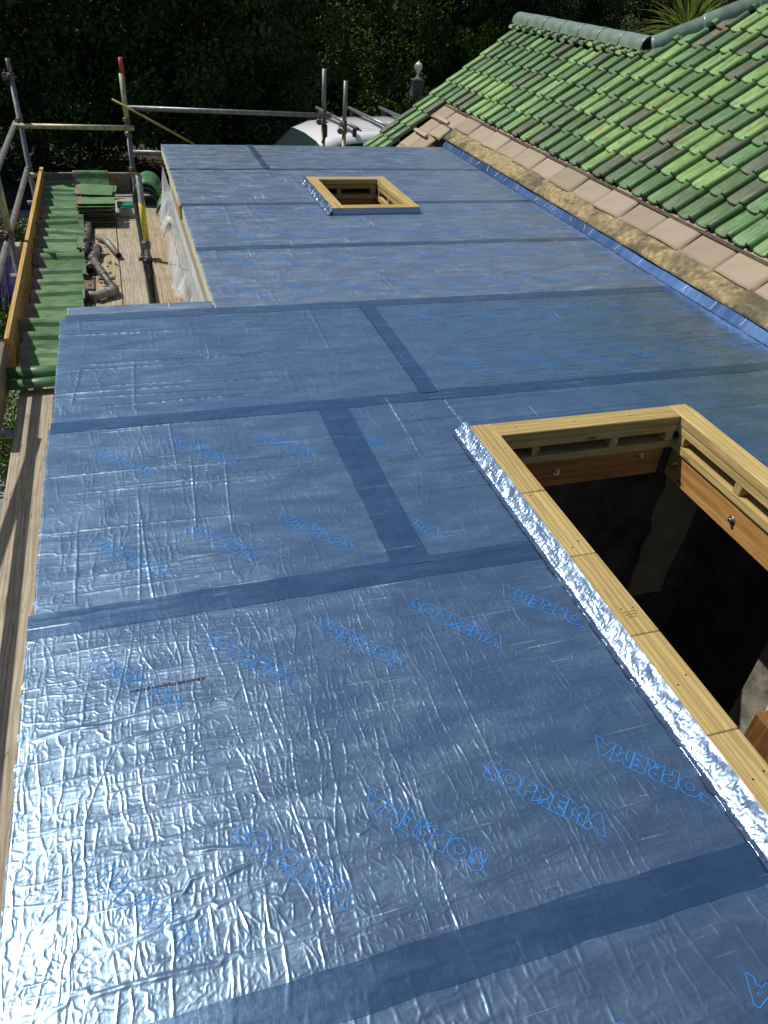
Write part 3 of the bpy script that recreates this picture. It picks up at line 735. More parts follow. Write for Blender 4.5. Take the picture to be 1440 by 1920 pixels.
if rest:
    bm = bmesh.new()
    for (px, py, y, s, L, k, c) in rest:
        b2 = bmesh.new(); b2.from_mesh(TL[L][0]); bmesh.ops.transform(b2, matrix=tile_mtx(y, s, k, c), verts=b2.verts)
        tmp = bpy.data.meshes.new('x'); b2.to_mesh(tmp); b2.free(); bm.from_mesh(tmp); bpy.data.meshes.remove(tmp)
    ob = bm_obj('roof_tiles_beyond', bm, TILE, roof, smooth=True); ob['kind'] = 'stuff'
# dark underlay plane, batten, soffit
def quad(name, pts, mat, parent, kind=None):
    o = wloc(parent); me = bpy.data.meshes.new(name); me.from_pydata([tuple(Vector(p)-o) for p in pts], [], [tuple(range(len(pts)))]); me.materials.append(mat)
    ob = link(name, me, parent)
    if kind: ob['kind'] = kind
    return ob
quad('roofing_felt', [PR(9.62, .02, -.02), PR(.5, .02, -.02), PR(.5, 10, -.02), PR(7.4, 1.8, -.02), PR(9.62, 1.8, -.02)], DARK, roof)
quad('roofing_felt', [PR(10.25, -.75, -.02), PR(9.621, -.75, -.02), PR(9.621, 1.8, -.02), PR(10.25, 1.8, -.02)], DARK, roof)
BATT = flat('dark_eaves_batten', (.075, .05, .035), .85, nscale=12, var=.5, bump=.003)
def slab(name, y0, y1, s0, s1, h0, h1, mat, parent, bev=.002, curl=0):
    bm = bmesh.new(); add_box(bm, s0, s1, y0, y1, h0, h1, bev)
    for v in bm.verts: v.co = P0+UPV*v.co.x+NV*v.co.z+Vector((0, v.co.y, 0))
    return bm_obj(name, bm, mat, parent, origin=P0+UPV*(s0+s1)/2+Vector((0, (y0+y1)/2, 0)))
y = 9.60
while y > 1.0:
    slab('eaves_batten', y-1.195, y, .335, .362, -.012, .020, BATT, roof); y -= 1.2
# tan underlay tiles: slight stagger, curled joint edge
rnd2 = random.Random(4); y = 9.62; i = 0
def tan_tile(y0, y1, s0, s1, h):
    nu, nv = 8, 8; P = []
    for a in range(nu):
        for b in range(nv):
            u_, v_ = a/(nu-1), b/(nv-1); yy = y1+(y0-y1)*u_; ss = s0+(s1-s0)*v_
            curl = .020*max(0, (u_-.82)/.18)**2*(1-v_*.8)
            P.append(PR(yy+.012*math.sin(v_*2.5)*(u_ > .9), ss+.004*math.sin(u_*5+i), h+.006*(1-v_)-curl))
    n = len(P); P2 = [p-NV*.011 for p in P]; F = []
    for a in range(nu-1):
        for b in range(nv-1):
            q_ = a*nv+b; F.append((q_, q_+nv, q_+nv+1, q_+1)); F.append((n+q_, n+q_+1, n+q_+nv+1, n+q_+nv))
    rim = [a*nv for a in range(nu)]+[(nu-1)*nv+b for b in range(1, nv)]+[a*nv+nv-1 for a in range(nu-2, -1, -1)]+[b for b in range(nv-2, 0, -1)]
    for q_ in range(len(rim)): a, b = rim[q_], rim[(q_+1) % len(rim)]; F.append((a, n+a, n+b, b))
    c = sum(P, Vector())/n; me = bpy.data.meshes.new('underlay_tile'); me.from_pydata([tuple(p-c) for p in P+P2], [], F)
    me.polygons.foreach_set('use_smooth', [k < 2*(nu-1)*(nv-1) for k in range(len(F))]); me.materials.append(TAN)
    link('underlay_tile', me, roof, loc=c)
while y > 1.5:
    wd = .388+rnd2.uniform(-.01, .01); tan_tile(y-wd, y, .135+rnd2.uniform(-.008, .008), .40, .002+.010*(i % 2 == 0)+rnd2.uniform(0, .003)); y -= wd+.005; i += 1
for (y0, y1, s0, s1) in ((9.28, 9.60, -.10, .17), (8.95, 9.27, -.06, .17), (9.30, 9.60, -.36, -.09), (8.98, 9.29, -.33, -.07), (9.30, 9.58, -.62, -.35)):
    i += 1; tan_tile(y0, y1, s0, s1, -.012)
for (y0, y1, s0) in ((9.06, 9.46, .155), (9.16, 9.56, -.12)):
    slab('loose_batten_piece', y0, y1, s0-.02, s0+.02, .006, .036, wood('pale_batten', (.62, .50, .33), (.55, .42, .26), (.42, .30, .17), 'y'), roof)
# lichened mortar band
def band(u, v):
    y = 8.85-8.4*u; s = -.020+.167*v
    nz = np.zeros(u.shape)
    for a, b, c in ((9, 7, .3), (17, 11, 1.3), (31, 19, 2.1), (53, 37, .7)): nz += np.sin(y*a+c+3*np.sin(s*b*2))*np.cos(s*b+c+y*2.1)/a*9
    h = .006+.0020*nz+.012*np.clip((.06-v)/.06, 0, 1)*-1
    ep = .010*np.sin(y*6.1)+.006*np.sin(y*15.7)
    X = 3.62+math.cos(TH)*(s+ep*v)-math.sin(TH)*h; Z = .09+math.sin(TH)*(s+ep*v)+math.cos(TH)*h
    return X, y+0*v, Z
V, F = grid_fn(band, 1100, 26); V -= np.array(wloc(roof)); link('mortar_band', mesh_np('mortar_band', V, F, True, [KHAKI]), roof)
# ridge and hip capping tiles
def cap_tile(p0, p1, rad, name='ridge_tile'):
    bm = bmesh.new(); d = (Vector(p1)-Vector(p0)); L = d.length; d.normalize(); side = d.cross(Vector((0, 0, 1))).normalized(); up_ = side.cross(d)
    rings = []
    for t, rs in ((0, 1.04), (.03, 1.04), (.032, 1.0), (L, .99)):
        c = Vector(p0)+d*t
        for rr2 in (1, .88):
            rings.append([bm.verts.new(c+side*math.cos(a)*rad*rs*rr2*1.05+up_*math.sin(a)*rad*rs*rr2) for a in [math.pi*(-.06+1.12*k/12) for k in range(13)]])
    for i in range(3):
        for k in range(12):
            for q_, rev in ((0, 0), (1, 1)):
                f = [rings[2*i+q_][k], rings[2*i+q_][k+1], rings[2*i+2+q_][k+1], rings[2*i+2+q_][k]]; ff = bm.faces.new(f[::-1] if rev else f); ff.smooth = True
    for k in range(12):
        bm.faces.new((rings[0][k], rings[1][k], rings[1][k+1], rings[0][k+1])); bm.faces.new((rings[6][k], rings[6][k+1], rings[7][k+1], rings[7][k]))
    c = (Vector(p0)+Vector(p1))/2; return bm_obj(name, bm, RIDGE, roof, origin=c)
rs = 1.86; ridge0 = PR(10.42, rs, -.005); ridge1 = PR(7.46, rs, -.005); n = 7; dv = (ridge1-ridge0)/n
for k in range(n):
    jz = Vector((0, 0, rnd.uniform(-.004, .004))); cap_tile(ridge0+dv*(k+1)+jz, ridge0+dv*k-dv*.04+jz, .106)
hp0 = PR(7.44, rs+.01, .0); hd = (PR(4.0, rs+.01+(7.44-4.0)*1.17, 0)-hp0).normalized()
for k in range(9):
    a = hp0+hd*(k*.475+.02); cap_tile(a, a+hd*.49, .104 if k else .100, 'hip_tile')
# mortar under the capping
def capm(pa, pb, wdt, nm):
    d = Vector(pb)-Vector(pa); n = 90; P = []; F = []
    for k in range(n+1):
        c = Vector(pa)+d*k/n
        for j, (hh, ss) in enumerate(((.01, -.17), (.045, -.125), (.075, -.08), (.08, 0))):
            P.append(c+UPV*(ss+.012*mnoise.noise(Vector((k*.4, j, 0))))*wdt+NV*(hh-.055+.008*mnoise.noise(Vector((k*.7, j*3, 4))))+Vector((0, 0, -.02)))
    for k in range(n):
        for j in range(3): q_ = k*4+j; F.append((q_, q_+4, q_+5, q_+1))
    o = wloc(roof); me = bpy.data.meshes.new(nm); me.from_pydata([tuple(p-o) for p in P], [], F); me.materials.append(MORTAR); link(nm, me, roof)
capm(ridge0, ridge1, 1.0, 'ridge_mortar'); capm(hp0, hp0+hd*4.2, 1.15, 'hip_mortar')
# broken tile slips bedded in the ridge mortar
for k in range(15):
    y = 10.3-.2*k; ob = bpy.data.objects.new('tile_slip', TL[.055][k % 3]); COL.objects.link(ob); ob.parent = roof
    ob.matrix_local = Matrix.Translation(-roof.location) @ tile_mtx(y, 1.665, 0, 0, 1.5) @ Matrix.Translation((0, 0, .012))
# back slope, verge, soffit
RB = flat('far_slope_tiles', (.07, .15, .06), .6, nscale=9, var=.4, bump=.01)
pk = PR(10.3, rs-.02, -.02); pk2 = PR(7.45, rs-.02, -.02)
quad('back_slope', [pk, pk2, pk2+Vector((2.2, 0, -1.6)), pk+Vector((2.2, 0, -1.6))], RB, roof)
ph = hp0+hd*8
quad('hip_slope', [pk2+Vector((0, 0, -.01)), ph+Vector((0, 0, -.05)), ph+Vector((6, 0, -.05)), ph+Vector((6, 6, -2.6)), pk2+Vector((2.2, 0, -1.6))], RB, roof)
bm = bmesh.new()
for h0, h1, yy0, yy1 in ((-.14, -.02, 10.22, 10.26),):
    add_box(bm, -.7, 1.8, yy0, yy1, h0, h1)
    for v in bm.verts: v.co = P0+UPV*v.co.x+NV*v.co.z+Vector((0, v.co.y, 0))
bm_obj('verge_board', bm, SCAF_OLD, roof)

# ------------------------------------------------------------------ building below, room under the opening
def sbox(name, b, mat, bev=0, label=None):
    ob = box(name, b, mat, None, bev, origin=((b[0]+b[1])/2, (b[2]+b[3])/2, b[4])); ob['kind'] = 'structure'; return ob
GZ = -2.8
sbox('outer_wall', (-.40, -.16, -.95, 4.33, GZ, -.145), RENDER)
sbox('outer_wall', (.47, .70, 4.34, 8.68, GZ, -.145), RENDER)
sbox('outer_wall', (-.159, .469, 4.10, 4.33, GZ, -.146), RENDER)
sbox('outer_wall', (.701, 3.55, 8.45, 8.68, GZ, -.145), RENDER)
sbox('house_wall', (3.70, 3.95, -1, 10.1, GZ, -.1), RENDER)
sbox('gable_wall', (3.951, 6.4, 9.86, 10.1, GZ, .35), RENDER)
for b in ((-.44, 1.36, -.95, 4.40), (1.3601, 2.5349, 2.6601, 4.40), (2.535, 3.62, -.95, 4.40), (.45, 1.61, 4.4001, 8.72), (1.6101, 2.36, 4.4001, 6.15), (1.6101, 2.36, 7.18, 8.72), (2.3601, 3.62, 4.4001, 8.72)):
    sbox('roof_deck', (b[0], b[1], b[2], b[3], -.140, -.102), PLY)
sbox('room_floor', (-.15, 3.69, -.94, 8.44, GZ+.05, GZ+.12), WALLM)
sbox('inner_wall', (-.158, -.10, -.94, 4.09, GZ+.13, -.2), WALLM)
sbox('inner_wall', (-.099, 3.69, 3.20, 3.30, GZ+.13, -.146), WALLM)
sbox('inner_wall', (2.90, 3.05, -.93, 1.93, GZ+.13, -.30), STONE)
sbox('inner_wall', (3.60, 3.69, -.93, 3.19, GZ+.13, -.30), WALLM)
sbox('inner_wall', (-.099, 2.699, -.93, -.88, GZ+.13, -.2), WALLM)
# ragged plaster patch on the far inner wall
bm = bmesh.new(); rp = random.Random(8)
out = [(3.09+.025*rp.uniform(-1, 1), -.55-.12*k) for k in range(12)]; out2 = [(3.47+.012*rp.uniform(-1, 1)-.008*k, -.55-.12*k) for k in range(12)]
fv = [bm.verts.new((x, 3.182, z)) for x, z in out]+[bm.verts.new((x, 3.182, z)) for x, z in out2[::-1]]
f = bm.faces.new(fv); e = bmesh.ops.extrude_face_region(bm, geom=[f]); bmesh.ops.translate(bm, vec=(0, .014, 0), verts=[v for v in e['geom'] if isinstance(v, bmesh.types.BMVert)])
tag(bm_obj('plaster_patch', bm, PLASTER), 'strip of pale ragged plaster on the dark room wall below the large opening', 'plaster')
# things standing on the ledge deep in the near corner of the opening
wb = box('white_panel', (2.56, 2.60, .45, 1.555, -2.6, -.79), WHITE, None, .003, origin=(2.58, 1, -2.6)); tag(wb, 'white panel edge standing behind the brown timber inside the large opening', 'panel')
ot = box('timber_offcut', (2.45, 2.55, .55, 1.52, -2.6, -.92), OLDWOOD, None, .006, origin=(2.5, 1, -2.6)); tag(ot, 'worn reddish brown timber standing in sunlight deep inside the large opening', 'timber')

# polythene hanging from the roof edge over the scaffold
def drape(u, v):
    y = 4.46+3.9*u; fold = .020*np.sin(y*17+2*np.sin(y*5))+.012*np.sin(y*41+v*4)
    bot = -.12-(.30+.10*np.sin(y*3.3)+.05*np.sin(y*9))*v
    return .412-(.05+.07*np.sin(u*3.14))*v**.8*1.0+fold*v-.01, y+.03*np.sin(v*5+y*3), bot
V, F = grid_fn(drape, 420, 24)
k = NM('clear_polythene', .35, spec=.6); k.color((.80, .84, .86)); k.b.inputs['Alpha'].default_value = .40
k.bump(k.noise(k.coord((1, 1, 1)), 26, 5, .7), .006, 1)
ds = link('polythene_sheet', mesh_np('polythene_sheet', V, F, True, [k.m])); tag(ds, 'clear crinkled polythene sheet hanging down the edge of the flat roof beside the scaffold boards', 'plastic sheet')
tag(box('timber_peg', (.405, .422, 6.42, 6.62, -.10, .012), BATTEN_Y, None, .002, origin=(.41, 6.5, -.1)), 'short yellow timber block set into the foam edge of the flat roof', 'timber block')

# ------------------------------------------------------------------ scaffold
scaf = thing('scaffold', 'galvanised tube scaffold with guard rails round the left end of the flat roof', 'scaffold', (-.93, 9.3, GZ))
TR = .0255
def stube(nm, pts, mat=GALV, rad=TR, hollow=.86): return tube(nm, pts, rad, mat, scaf, 16, hollow=hollow)
PX = {1: (-.935, 9.3), 2: (.125, 9.3), 3: (2.365, 9.62), 4: (2.705, 9.92), 5: (.13, 6.9), 6: (-.945, 6.9)}
stube('standard', [(PX[1][0], PX[1][1], GZ), (*PX[1], .50)]); stube('standard', [(*PX[1], .50), (*PX[1], .655)], GALV, .021)
stube('standard', [(*PX[2], GZ), (*PX[2], .02)]); stube('standard', [(*PX[2], .021), (*PX[2], .56)], YTUBE)
rt = stube('standard', [(PX[2][0]+.012, PX[2][1], .40), (PX[2][0]+.010, PX[2][1], .70)], GALV, .020)
tube('red_tube_end', [(PX[2][0]+.010, PX[2][1], .565), (PX[2][0]+.010, PX[2][1], .702)], .0215, REDPAINT, rt)
stube('standard', [(*PX[3], GZ), (*PX[3], .10)], YTUBE); stube('standard', [(*PX[3], .101), (*PX[3], .64)])
stube('standard', [(*PX[4], GZ), (*PX[4], -.06)], YTUBE); stube('standard', [(*PX[4], -.059), (*PX[4], .49)])
np_ = stube('standard', [(*PX[5], GZ), (*PX[5], .13)]); tube('yellow_band', [(PX[5][0], PX[5][1], -.38), (PX[5][0], PX[5][1], -.09)], .0275, YPAINT, np_, 16)
l6 = stube('standard', [(*PX[6], GZ), (*PX[6], .19)]); tube('yellow_band', [(PX[6][0], PX[6][1], -.30), (PX[6][0], PX[6][1], .19)], .0272, YTUBE, l6, 16)
stube('standard', [(-.945, 1.2, GZ), (-.945, 1.2, .2)]); 
xo = -.995
stube('guard_rail', [(xo, 9.42, .055), (xo-.015, -.9, .055)]); stube('guard_rail', [(xo+.03, 9.42, -.385), (xo, -.9, -.385)])
stube('guard_rail', [(-.99, 9.25, .06), (.19, 9.25, .055)], YTUBE); stube('guard_rail', [(-.99, 9.25, -.415), (.20, 9.25, -.412)], YTUBE)
stube('guard_rail', [(.10, 9.36, .232), (2.44, 9.57, .165)]); stube('guard_rail', [(.10, 9.36, -.205), (.95, 9.40, -.23)])
stube('ledger', [(-1.0, 6.84, -.66), (.6, 6.84, -.66)]); stube('ledger', [(-1.0, 4.2, -.66), (-.45, 4.2, -.66)]); stube('ledger', [(-1.0, 9.1, -.66), (.6, 9.1, -.66)])
stube('ledger', [(.075, 5.0, -.64), (.075, 9.3, -.64)]); stube('ledger', [(-.90, -.9, -.66), (-.90, 9.3, -.66)])
stube('brace', [(-1.13, 4.36, .33), (-1.30, 3.20, .40)]); 
box_b = tube('diagonal_batten', [(.0, 9.20, .335), (.80, 9.20, -.085)], .0135, wood('yellow_batten', (.50, .42, .16), (.42, .34, .10), (.30, .23, .06), 'x'), scaf, 4)
def coupler(p, ax1='z', ax2='x'):
    bm = bmesh.new(); p = Vector(p); A = {'x': Vector((1, 0, 0)), 'y': Vector((0, 1, 0)), 'z': Vector((0, 0, 1))}
    a, b = A[ax1], A[ax2]
    add_tube(bm, [p-a*.028, p-a*.022, p+a*.022, p+a*.028], [.031, .035, .035, .031], 12)
    c = a.cross(b); q_ = p+c*.052
    add_tube(bm, [q_-b*.024, q_+b*.024], .034, 10)
    add_box(bm, -.012, .012, -.03, .03, -.014, .014, mtx=Matrix.Translation(p+c*.03-b*.03))
    add_tube(bm, [p-c*.03-b*.02, p-c*.055-b*.02], .008, 6); add_tube(bm, [q_+a*.025+b*.02, q_+a*.055+b*.02], .007, 6)
    return bm_obj('coupler', bm, RUST, scaf)
for p, a, b in (((*PX[1], .50), 'z', 'y'), ((*PX[1], .10), 'z', 'x'), ((*PX[1], -.375), 'z', 'x'), ((*PX[2], .12), 'z', 'x'), ((*PX[2], -.02), 'z', 'x'), ((*PX[2], -.37), 'z', 'x'),
                ((*PX[3], .19), 'z', 'x'), ((*PX[3], .09), 'z', 'y'), ((*PX[4], .02), 'z', 'x'), ((*PX[4], -.06), 'z', 'y'), ((*PX[5], -.44), 'z', 'x'), ((*PX[5], -.57), 'z', 'y'),
                ((*PX[6], -.33), 'z', 'y'), ((-.975, 3.55, .38), 'y', 'x')):
    coupler(p, a, b)
tb = bmesh.new(); add_box(tb, -.03, .03, -.012, .012, -.09, .05, .01, Matrix.Translation((PX[3][0]+.01, PX[3][1]-.04, .02))); add_box(tb, .0, .03, -.01, .01, -.14, -.03, .008, Matrix.Translation((PX[3][0]+.02, PX[3][1]-.04, .0)) @ Matrix.Rotation(.4, 4, 'Y'))
tag(bm_obj('black_rag', tb, BLACKBAG), 'black plastic rag tied round the yellow part of a scaffold pole before the white van', 'rag')

DZ = -.57
def sboard(x0, x1, y0, y1, z, label, mat=SCAF, th=.038, parent=None, group='scaffold boards of the walkway'):
    ob = box('scaffold_board', (x0, x1, y0, y1, z-th, z), mat, None, .004, origin=((x0+x1)/2, (y0+y1)/2, z-th)); return tag(ob, label, 'scaffold board', group)
sboard(-.765, -.565, -.9, 4.70, DZ, 'long scaffold board running past the near left edge of the blue roof')
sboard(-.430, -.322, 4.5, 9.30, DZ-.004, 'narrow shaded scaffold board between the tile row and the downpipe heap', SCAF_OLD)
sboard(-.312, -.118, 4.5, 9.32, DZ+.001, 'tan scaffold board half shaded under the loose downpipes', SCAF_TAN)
sboard(-.110, .080, 4.5, 9.28, DZ, 'pale scaffold board with the green lidded tub standing on it')
sboard(.160, .388, 4.5, 9.27, DZ+.002, 'tan scaffold board between the yellow banded pole and the hanging polythene', SCAF_TAN)
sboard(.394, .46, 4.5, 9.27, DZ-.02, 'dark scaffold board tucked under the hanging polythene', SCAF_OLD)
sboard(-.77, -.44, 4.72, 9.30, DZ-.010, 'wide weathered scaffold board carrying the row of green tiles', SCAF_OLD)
# toe boards on edge
def toe(x, y0, y1, z0, z1, mat, label): return tag(box('toe_board', (x-.019, x+.019, y0, y1, z0, z1), mat, None, .003, origin=(x, (y0+y1)/2, z0)), label, 'toe board', 'toe boards on edge along the scaffold')
toe(-.815, 4.86, 9.34, DZ+.002, DZ+.215, BATTEN_Y, 'new orange timber toe board on edge beside the row of green tiles')
toe(-.845, 3.92, 4.84, DZ+.002, DZ+.205, SCAF_OLD, 'old grey toe board on edge continuing the orange one towards the near end')
tag(box('toe_board', (-.77, .08, 9.14, 9.178, DZ+.002, DZ+.20), SCAF_OLD, None, .003, origin=(-.3, 9.15, DZ)), 'dark toe board across the far end of the scaffold behind the tiles', 'toe board', 'toe boards on edge along the scaffold')
tag(box('timber_offcut', (-1.04, -.90, 7.2, 7.32, -.60, -.52), SCAF, None, .003, origin=(-.97, 7.25, -.6)), 'pale timber end sticking out left of the orange toe board', 'timber')

# ------------------------------------------------------------------ stored tiles on the scaffold
EDGE2 = flat('shaded_tile_edge', (.055, .045, .035), .85, nscale=30, var=.6)  # painted shade on the edges, dark clay on the undersides
def stored_mesh(var):
    rd = random.Random(var); L, Wd = .36, .215; V = []; F = []
    prof = [(Wd/2-.002, .006), (Wd/2-.02, .014), (Wd/2-.04, .013), (.04, .002), (.0, 0), (-.04, .001), (-.07, .004), (-.095, .009), (-.106, .007)]
    us = [0, .02, L*.35, L*.7, L]; n = len(prof)
    for lay in (0, 1):
        for u in us:
            for v, z in prof: V.append((u-.0+(rd.uniform(-.006, .006) if u in (0,) else 0), v*(.88 if u == 0 else 1), z-(.012 if lay else 0)+rd.uniform(-.001, .001)))
    m = len(us)*n
    for i in range(len(us)-1):
        for k in range(n-1):
            a = i*n+k; F.append((a, a+n, a+n+1, a+1)); b = a+m; F.append((b, b+1, b+n+1, b+n))
    for k in range(n-1): F.append((k, k+1, m+k+1, m+k)); a = (len(us)-1)*n+k; F.append((a+1, a, m+a, m+a+1))
    for i in range(len(us)-1): a = i*n; F.append((a, m+a, m+a+n, a+n)); a += n-1; F.append((a, a+n, m+a+n, m+a))
    k0 = (len(us)-1)*(n-1); mi = [0 if (q_ < 2*k0 and q_ % 2 == 0) else 1 for q_ in range(len(F))]
    me = mesh_np('stored_tile', V, F, False, [TILE2, EDGE2], mi); return me
SM = [stored_mesh(i) for i in range(4)]
ORD = ['first', 'second', 'third', 'fourth', 'fifth', 'sixth', 'seventh', 'eighth', 'ninth', 'tenth', 'eleventh', 'twelfth', 'thirteenth', 'fourteenth', 'fifteenth', 'sixteenth', 'seventeenth', 'eighteenth', 'nineteenth', 'twentieth', 'twenty-first', 'twenty-second', 'twenty-third', 'twenty-fourth']
rs_ = random.Random(31)
N_ROW = 17
for i in range(N_ROW):
    t = i/(N_ROW-1); y = 9.02-t*(9.02-5.02)+rs_.uniform(-.05, .05); ob = bpy.data.objects.new('stored_tile', SM[i % 4]); COL.objects.link(ob)
    x = -.775+rs_.uniform(-.03, .035)-(.01*math.sin(i)); lean = R(22+rs_.uniform(-9, 14))
    # tile length runs across the board (x); leans back on the next one along y
    mt = Matrix.Translation((x, y, DZ+.095)) @ Matrix.Rotation(R(rs_.uniform(-7, 5)-4), 4, 'Z') @ Matrix.Rotation(R(rs_.uniform(-2, 3)), 4, 'Y') @ Matrix.Rotation(lean, 4, 'X')
    ob.matrix_world = mt
    tag(ob, ORD[i]+' green tile from the far end of the leaning row beside the orange toe board', 'roof tile', 'green roof tiles stored on the scaffold')
for i in range(9):
    ob = bpy.data.objects.new('stored_tile', SM[(i+1) % 4]); COL.objects.link(ob)
    ob.matrix_world = Matrix.Translation((-.445+rs_.uniform(-.008, .008), 7.98+.004*i+rs_.uniform(-.012, .012), DZ+.02+.023*i)) @ Matrix.Rotation(R(rs_.uniform(-3, 3)), 4, 'Z') @ Matrix.Rotation(R(rs_.uniform(-2, 4)), 4, 'X') @ Matrix.Scale(.95, 4)
    tag(ob, ORD[i]+' tile from the bottom of the short pile beside the green lidded tub', 'roof tile', 'green roof tiles stored on the scaffold')
for i, (x, y, z, rz, rx) in enumerate(((-.46, 8.30, -.33, -9, 10), (-.43, 8.42, -.36, -14, 16), (-.50, 8.95, -.40, 0, 52))):
    ob = bpy.data.objects.new('stored_tile', SM[i]); COL.objects.link(ob)
    ob.matrix_world = Matrix.Translation((x, y, z)) @ Matrix.Rotation(R(rz), 4, 'Z') @ Matrix.Rotation(R(rx), 4, 'X')
    tag(ob, ['loose green tile slewed on top of the short tile pile', 'upper skewed green tile at the back of the short pile', 'pale green tile leaning on the far toe board behind the short pile'][i], 'roof tile', 'green roof tiles stored on the scaffold')
# nearest few: flat ones and two half-round caps
for i, (y, z, sc_) in enumerate(((4.93, -.50, 1), (4.84, -.52, 1))):
    ob = bpy.data.objects.new('stored_tile', SM[i+1]); COL.objects.link(ob)
    ob.matrix_world = Matrix.Translation((-.775, y, z)) @ Matrix.Rotation(R(4-5*i), 4, 'Z') @ Matrix.Rotation(R(18), 4, 'X')
    tag(ob, ['dirty brown and green tile lying nearly flat before the leaning row', 'mud caked tile next to the two green cap tiles'][i], 'roof tile', 'green roof tiles stored on the scaffold')
def cap_thing(c, ax, L, rad, label, mat):
    bm = bmesh.new(); d = Vector(ax).normalized(); side = d.cross(Vector((0, 0, 1))).normalized(); up_ = side.cross(d); R2 = []
    for t in (0, L*.5, L):
        for q_ in (1, .87): R2.append([bm.verts.new(Vector(c)+d*(t-L/2)+side*math.cos(a)*rad*q_+up_*math.sin(a)*rad*q_) for a in [math.pi*k/14 for k in range(15)]])
    for i in range(2):
        for k in range(14):
            for q_ in (0, 1):
                f = [R2[2*i+q_][k], R2[2*i+q_][k+1], R2[2*i+2+q_][k+1], R2[2*i+2+q_][k]]; ff = bm.faces.new(f if q_ else f[::-1]); ff.smooth = True
    for k in range(14): bm.faces.new((R2[0][k], R2[1][k], R2[1][k+1], R2[0][k+1])); bm.faces.new((R2[4][k], R2[4][k+1], R2[5][k+1], R2[5][k]))
    for a, b in ((0, 0), (0, 14)):
        for i in (0, 2): bm.faces.new((R2[i][b], R2[i+2][b], R2[i+3][b], R2[i+1][b]))
    return tag(bm_obj('cap_tile', bm, mat, None, origin=c), label, 'cap tile', 'green half-round cap tiles stored on the scaffold')
GCAP = flat('green_cap_glaze', (.075, .19, .075), .4, nscale=11, var=.35, bump=.001)
DCAP = flat('dark_cap_clay', (.05, .06, .04), .7, nscale=16, var=.5, bump=.002)
cap_thing((-.64, 4.66, DZ+.055), (1, -.02, 0), .42, .05, 'smooth green cap tile lying across the board, farther of the near pair', GCAP)
cap_thing((-.62, 4.54, DZ+.042), (1, .06, .0), .40, .042, 'chipped green cap tile lying across the board, nearest of all stored tiles', GCAP)
cap_thing((.235, 8.78, DZ+.035), (.12, 1, .03), .44, .118, 'lowest dark half-round tile nested in the far cap stack beside the pole', DCAP)
cap_thing((.24, 8.80, DZ+.070), (.12, 1, .03), .44, .125, 'middle dark half-round tile nested in the far cap stack beside the pole', DCAP)
cap_thing((.245, 8.82, DZ+.11), (.12, 1, .03), .44, .130, 'topmost glossy green half-round tile of the far cap stack', GCAP)
cap_thing((.42, 8.42, DZ+.02), (.1, 1, 0), .42, .115, 'green half-round tile standing behind the hanging polythene', GCAP)

# ------------------------------------------------------------------ small things on the boards
tub = thing('plastic_tub', 'clear plastic screw tub with a green lid and handle on the pale board', 'tub', (-.005, 8.25, DZ))
bm = bmesh.new(); add_box(bm, -.075, .065, 8.18, 8.32, DZ, DZ+.10, .012)
kk = NM('clear_tub_plastic', .2); kk.color((.45, .55, .52)); kk.b.inputs['Alpha'].default_value = .55; bm_obj('tub_body', bm, kk.m, tub)
box('tub_contents', (-.06, .05, 8.195, 8.305, DZ+.004, DZ+.06), RUST, tub, .01)
GL = flat('green_lid_plastic', (.01, .22, .12), .35, nscale=30, var=.1, bump=0); box('tub_lid', (-.083, .073, 8.172, 8.328, DZ+.101, DZ+.122), GL, tub, .006)
tube('tub_handle', [(-.078, 8.17, DZ+.10), (-.07, 8.13, DZ+.11), (.06, 8.13, DZ+.11), (.068, 8.17, DZ+.10)], .006, GL, tub, 8)
can = thing('sealant_can', 'small white spray can lying in the gap beside the polythene', 'can', (.40, 7.95, DZ))
tube('can_body', [(.385, 8.02, DZ+.03), (.415, 7.90, DZ+.032)], .028, WHITE, can, 16); tube('can_cap', [(.4155, 7.899, DZ+.032), (.420, 7.875, DZ+.032)], .020, STEEL, can, 12)
def pipe(nm, pts, rad, mat, label, collars=(), clips=()):
    t = thing(nm, label, 'downpipe', pts[0], 'loose downpipe pieces heaped on the boards')
    tube('pipe_body', pts, rad, mat, t, 14, hollow=.82)
    pts = [Vector(p) for p in pts]
    for f in collars:
        i = min(int(f*(len(pts)-1)), len(pts)-2); g = f*(len(pts)-1)-i; p = pts[i].lerp(pts[i+1], g); d = (pts[i+1]-pts[i]).normalized()
        tube('pipe_collar', [p-d*.03, p-d*.026, p+d*.026, p+d*.03], [rad*1.05, rad*1.2, rad*1.2, rad*1.05], mat, t, 14)
    for f in clips:
        p = pts[0].lerp(pts[-1], f); box('pipe_clip', (p.x-.065, p.x+.065, p.y-.008, p.y+.008, p.z-.01, p.z+.006), mat, t, .002)
pz = DZ+.036
pipe('downpipe', [(-.365, 7.85, pz), (-.385, 7.40, pz), (-.40, 6.95, pz)], .030, PIPE, 'long black downpipe lying along the narrow board, farthest of the heap', (.12, .55, .8), (.6,))
pipe('downpipe', [(-.285, 7.10, pz+.01), (-.32, 6.85, pz+.005), (-.35, 6.55, pz)], .034, PIPE, 'short dark downpipe with swollen collars in the middle of the heap', (.05, .4, .85))
pipe('downpipe', [(-.285, 7.45, pz), (-.215, 7.35, pz), (-.115, 6.92, pz)], .028, PIPE_L, 'pale cranked downpipe with an open end lying across two boards', ())
pipe('downpipe', [(-.325, 6.75, pz+.04), (-.26, 6.45, pz+.03), (-.165, 6.06, pz+.01)], .030, PIPE, 'grey collared downpipe with bracket lugs pointing at the roof corner', (.02, .6, .95), (.65,))
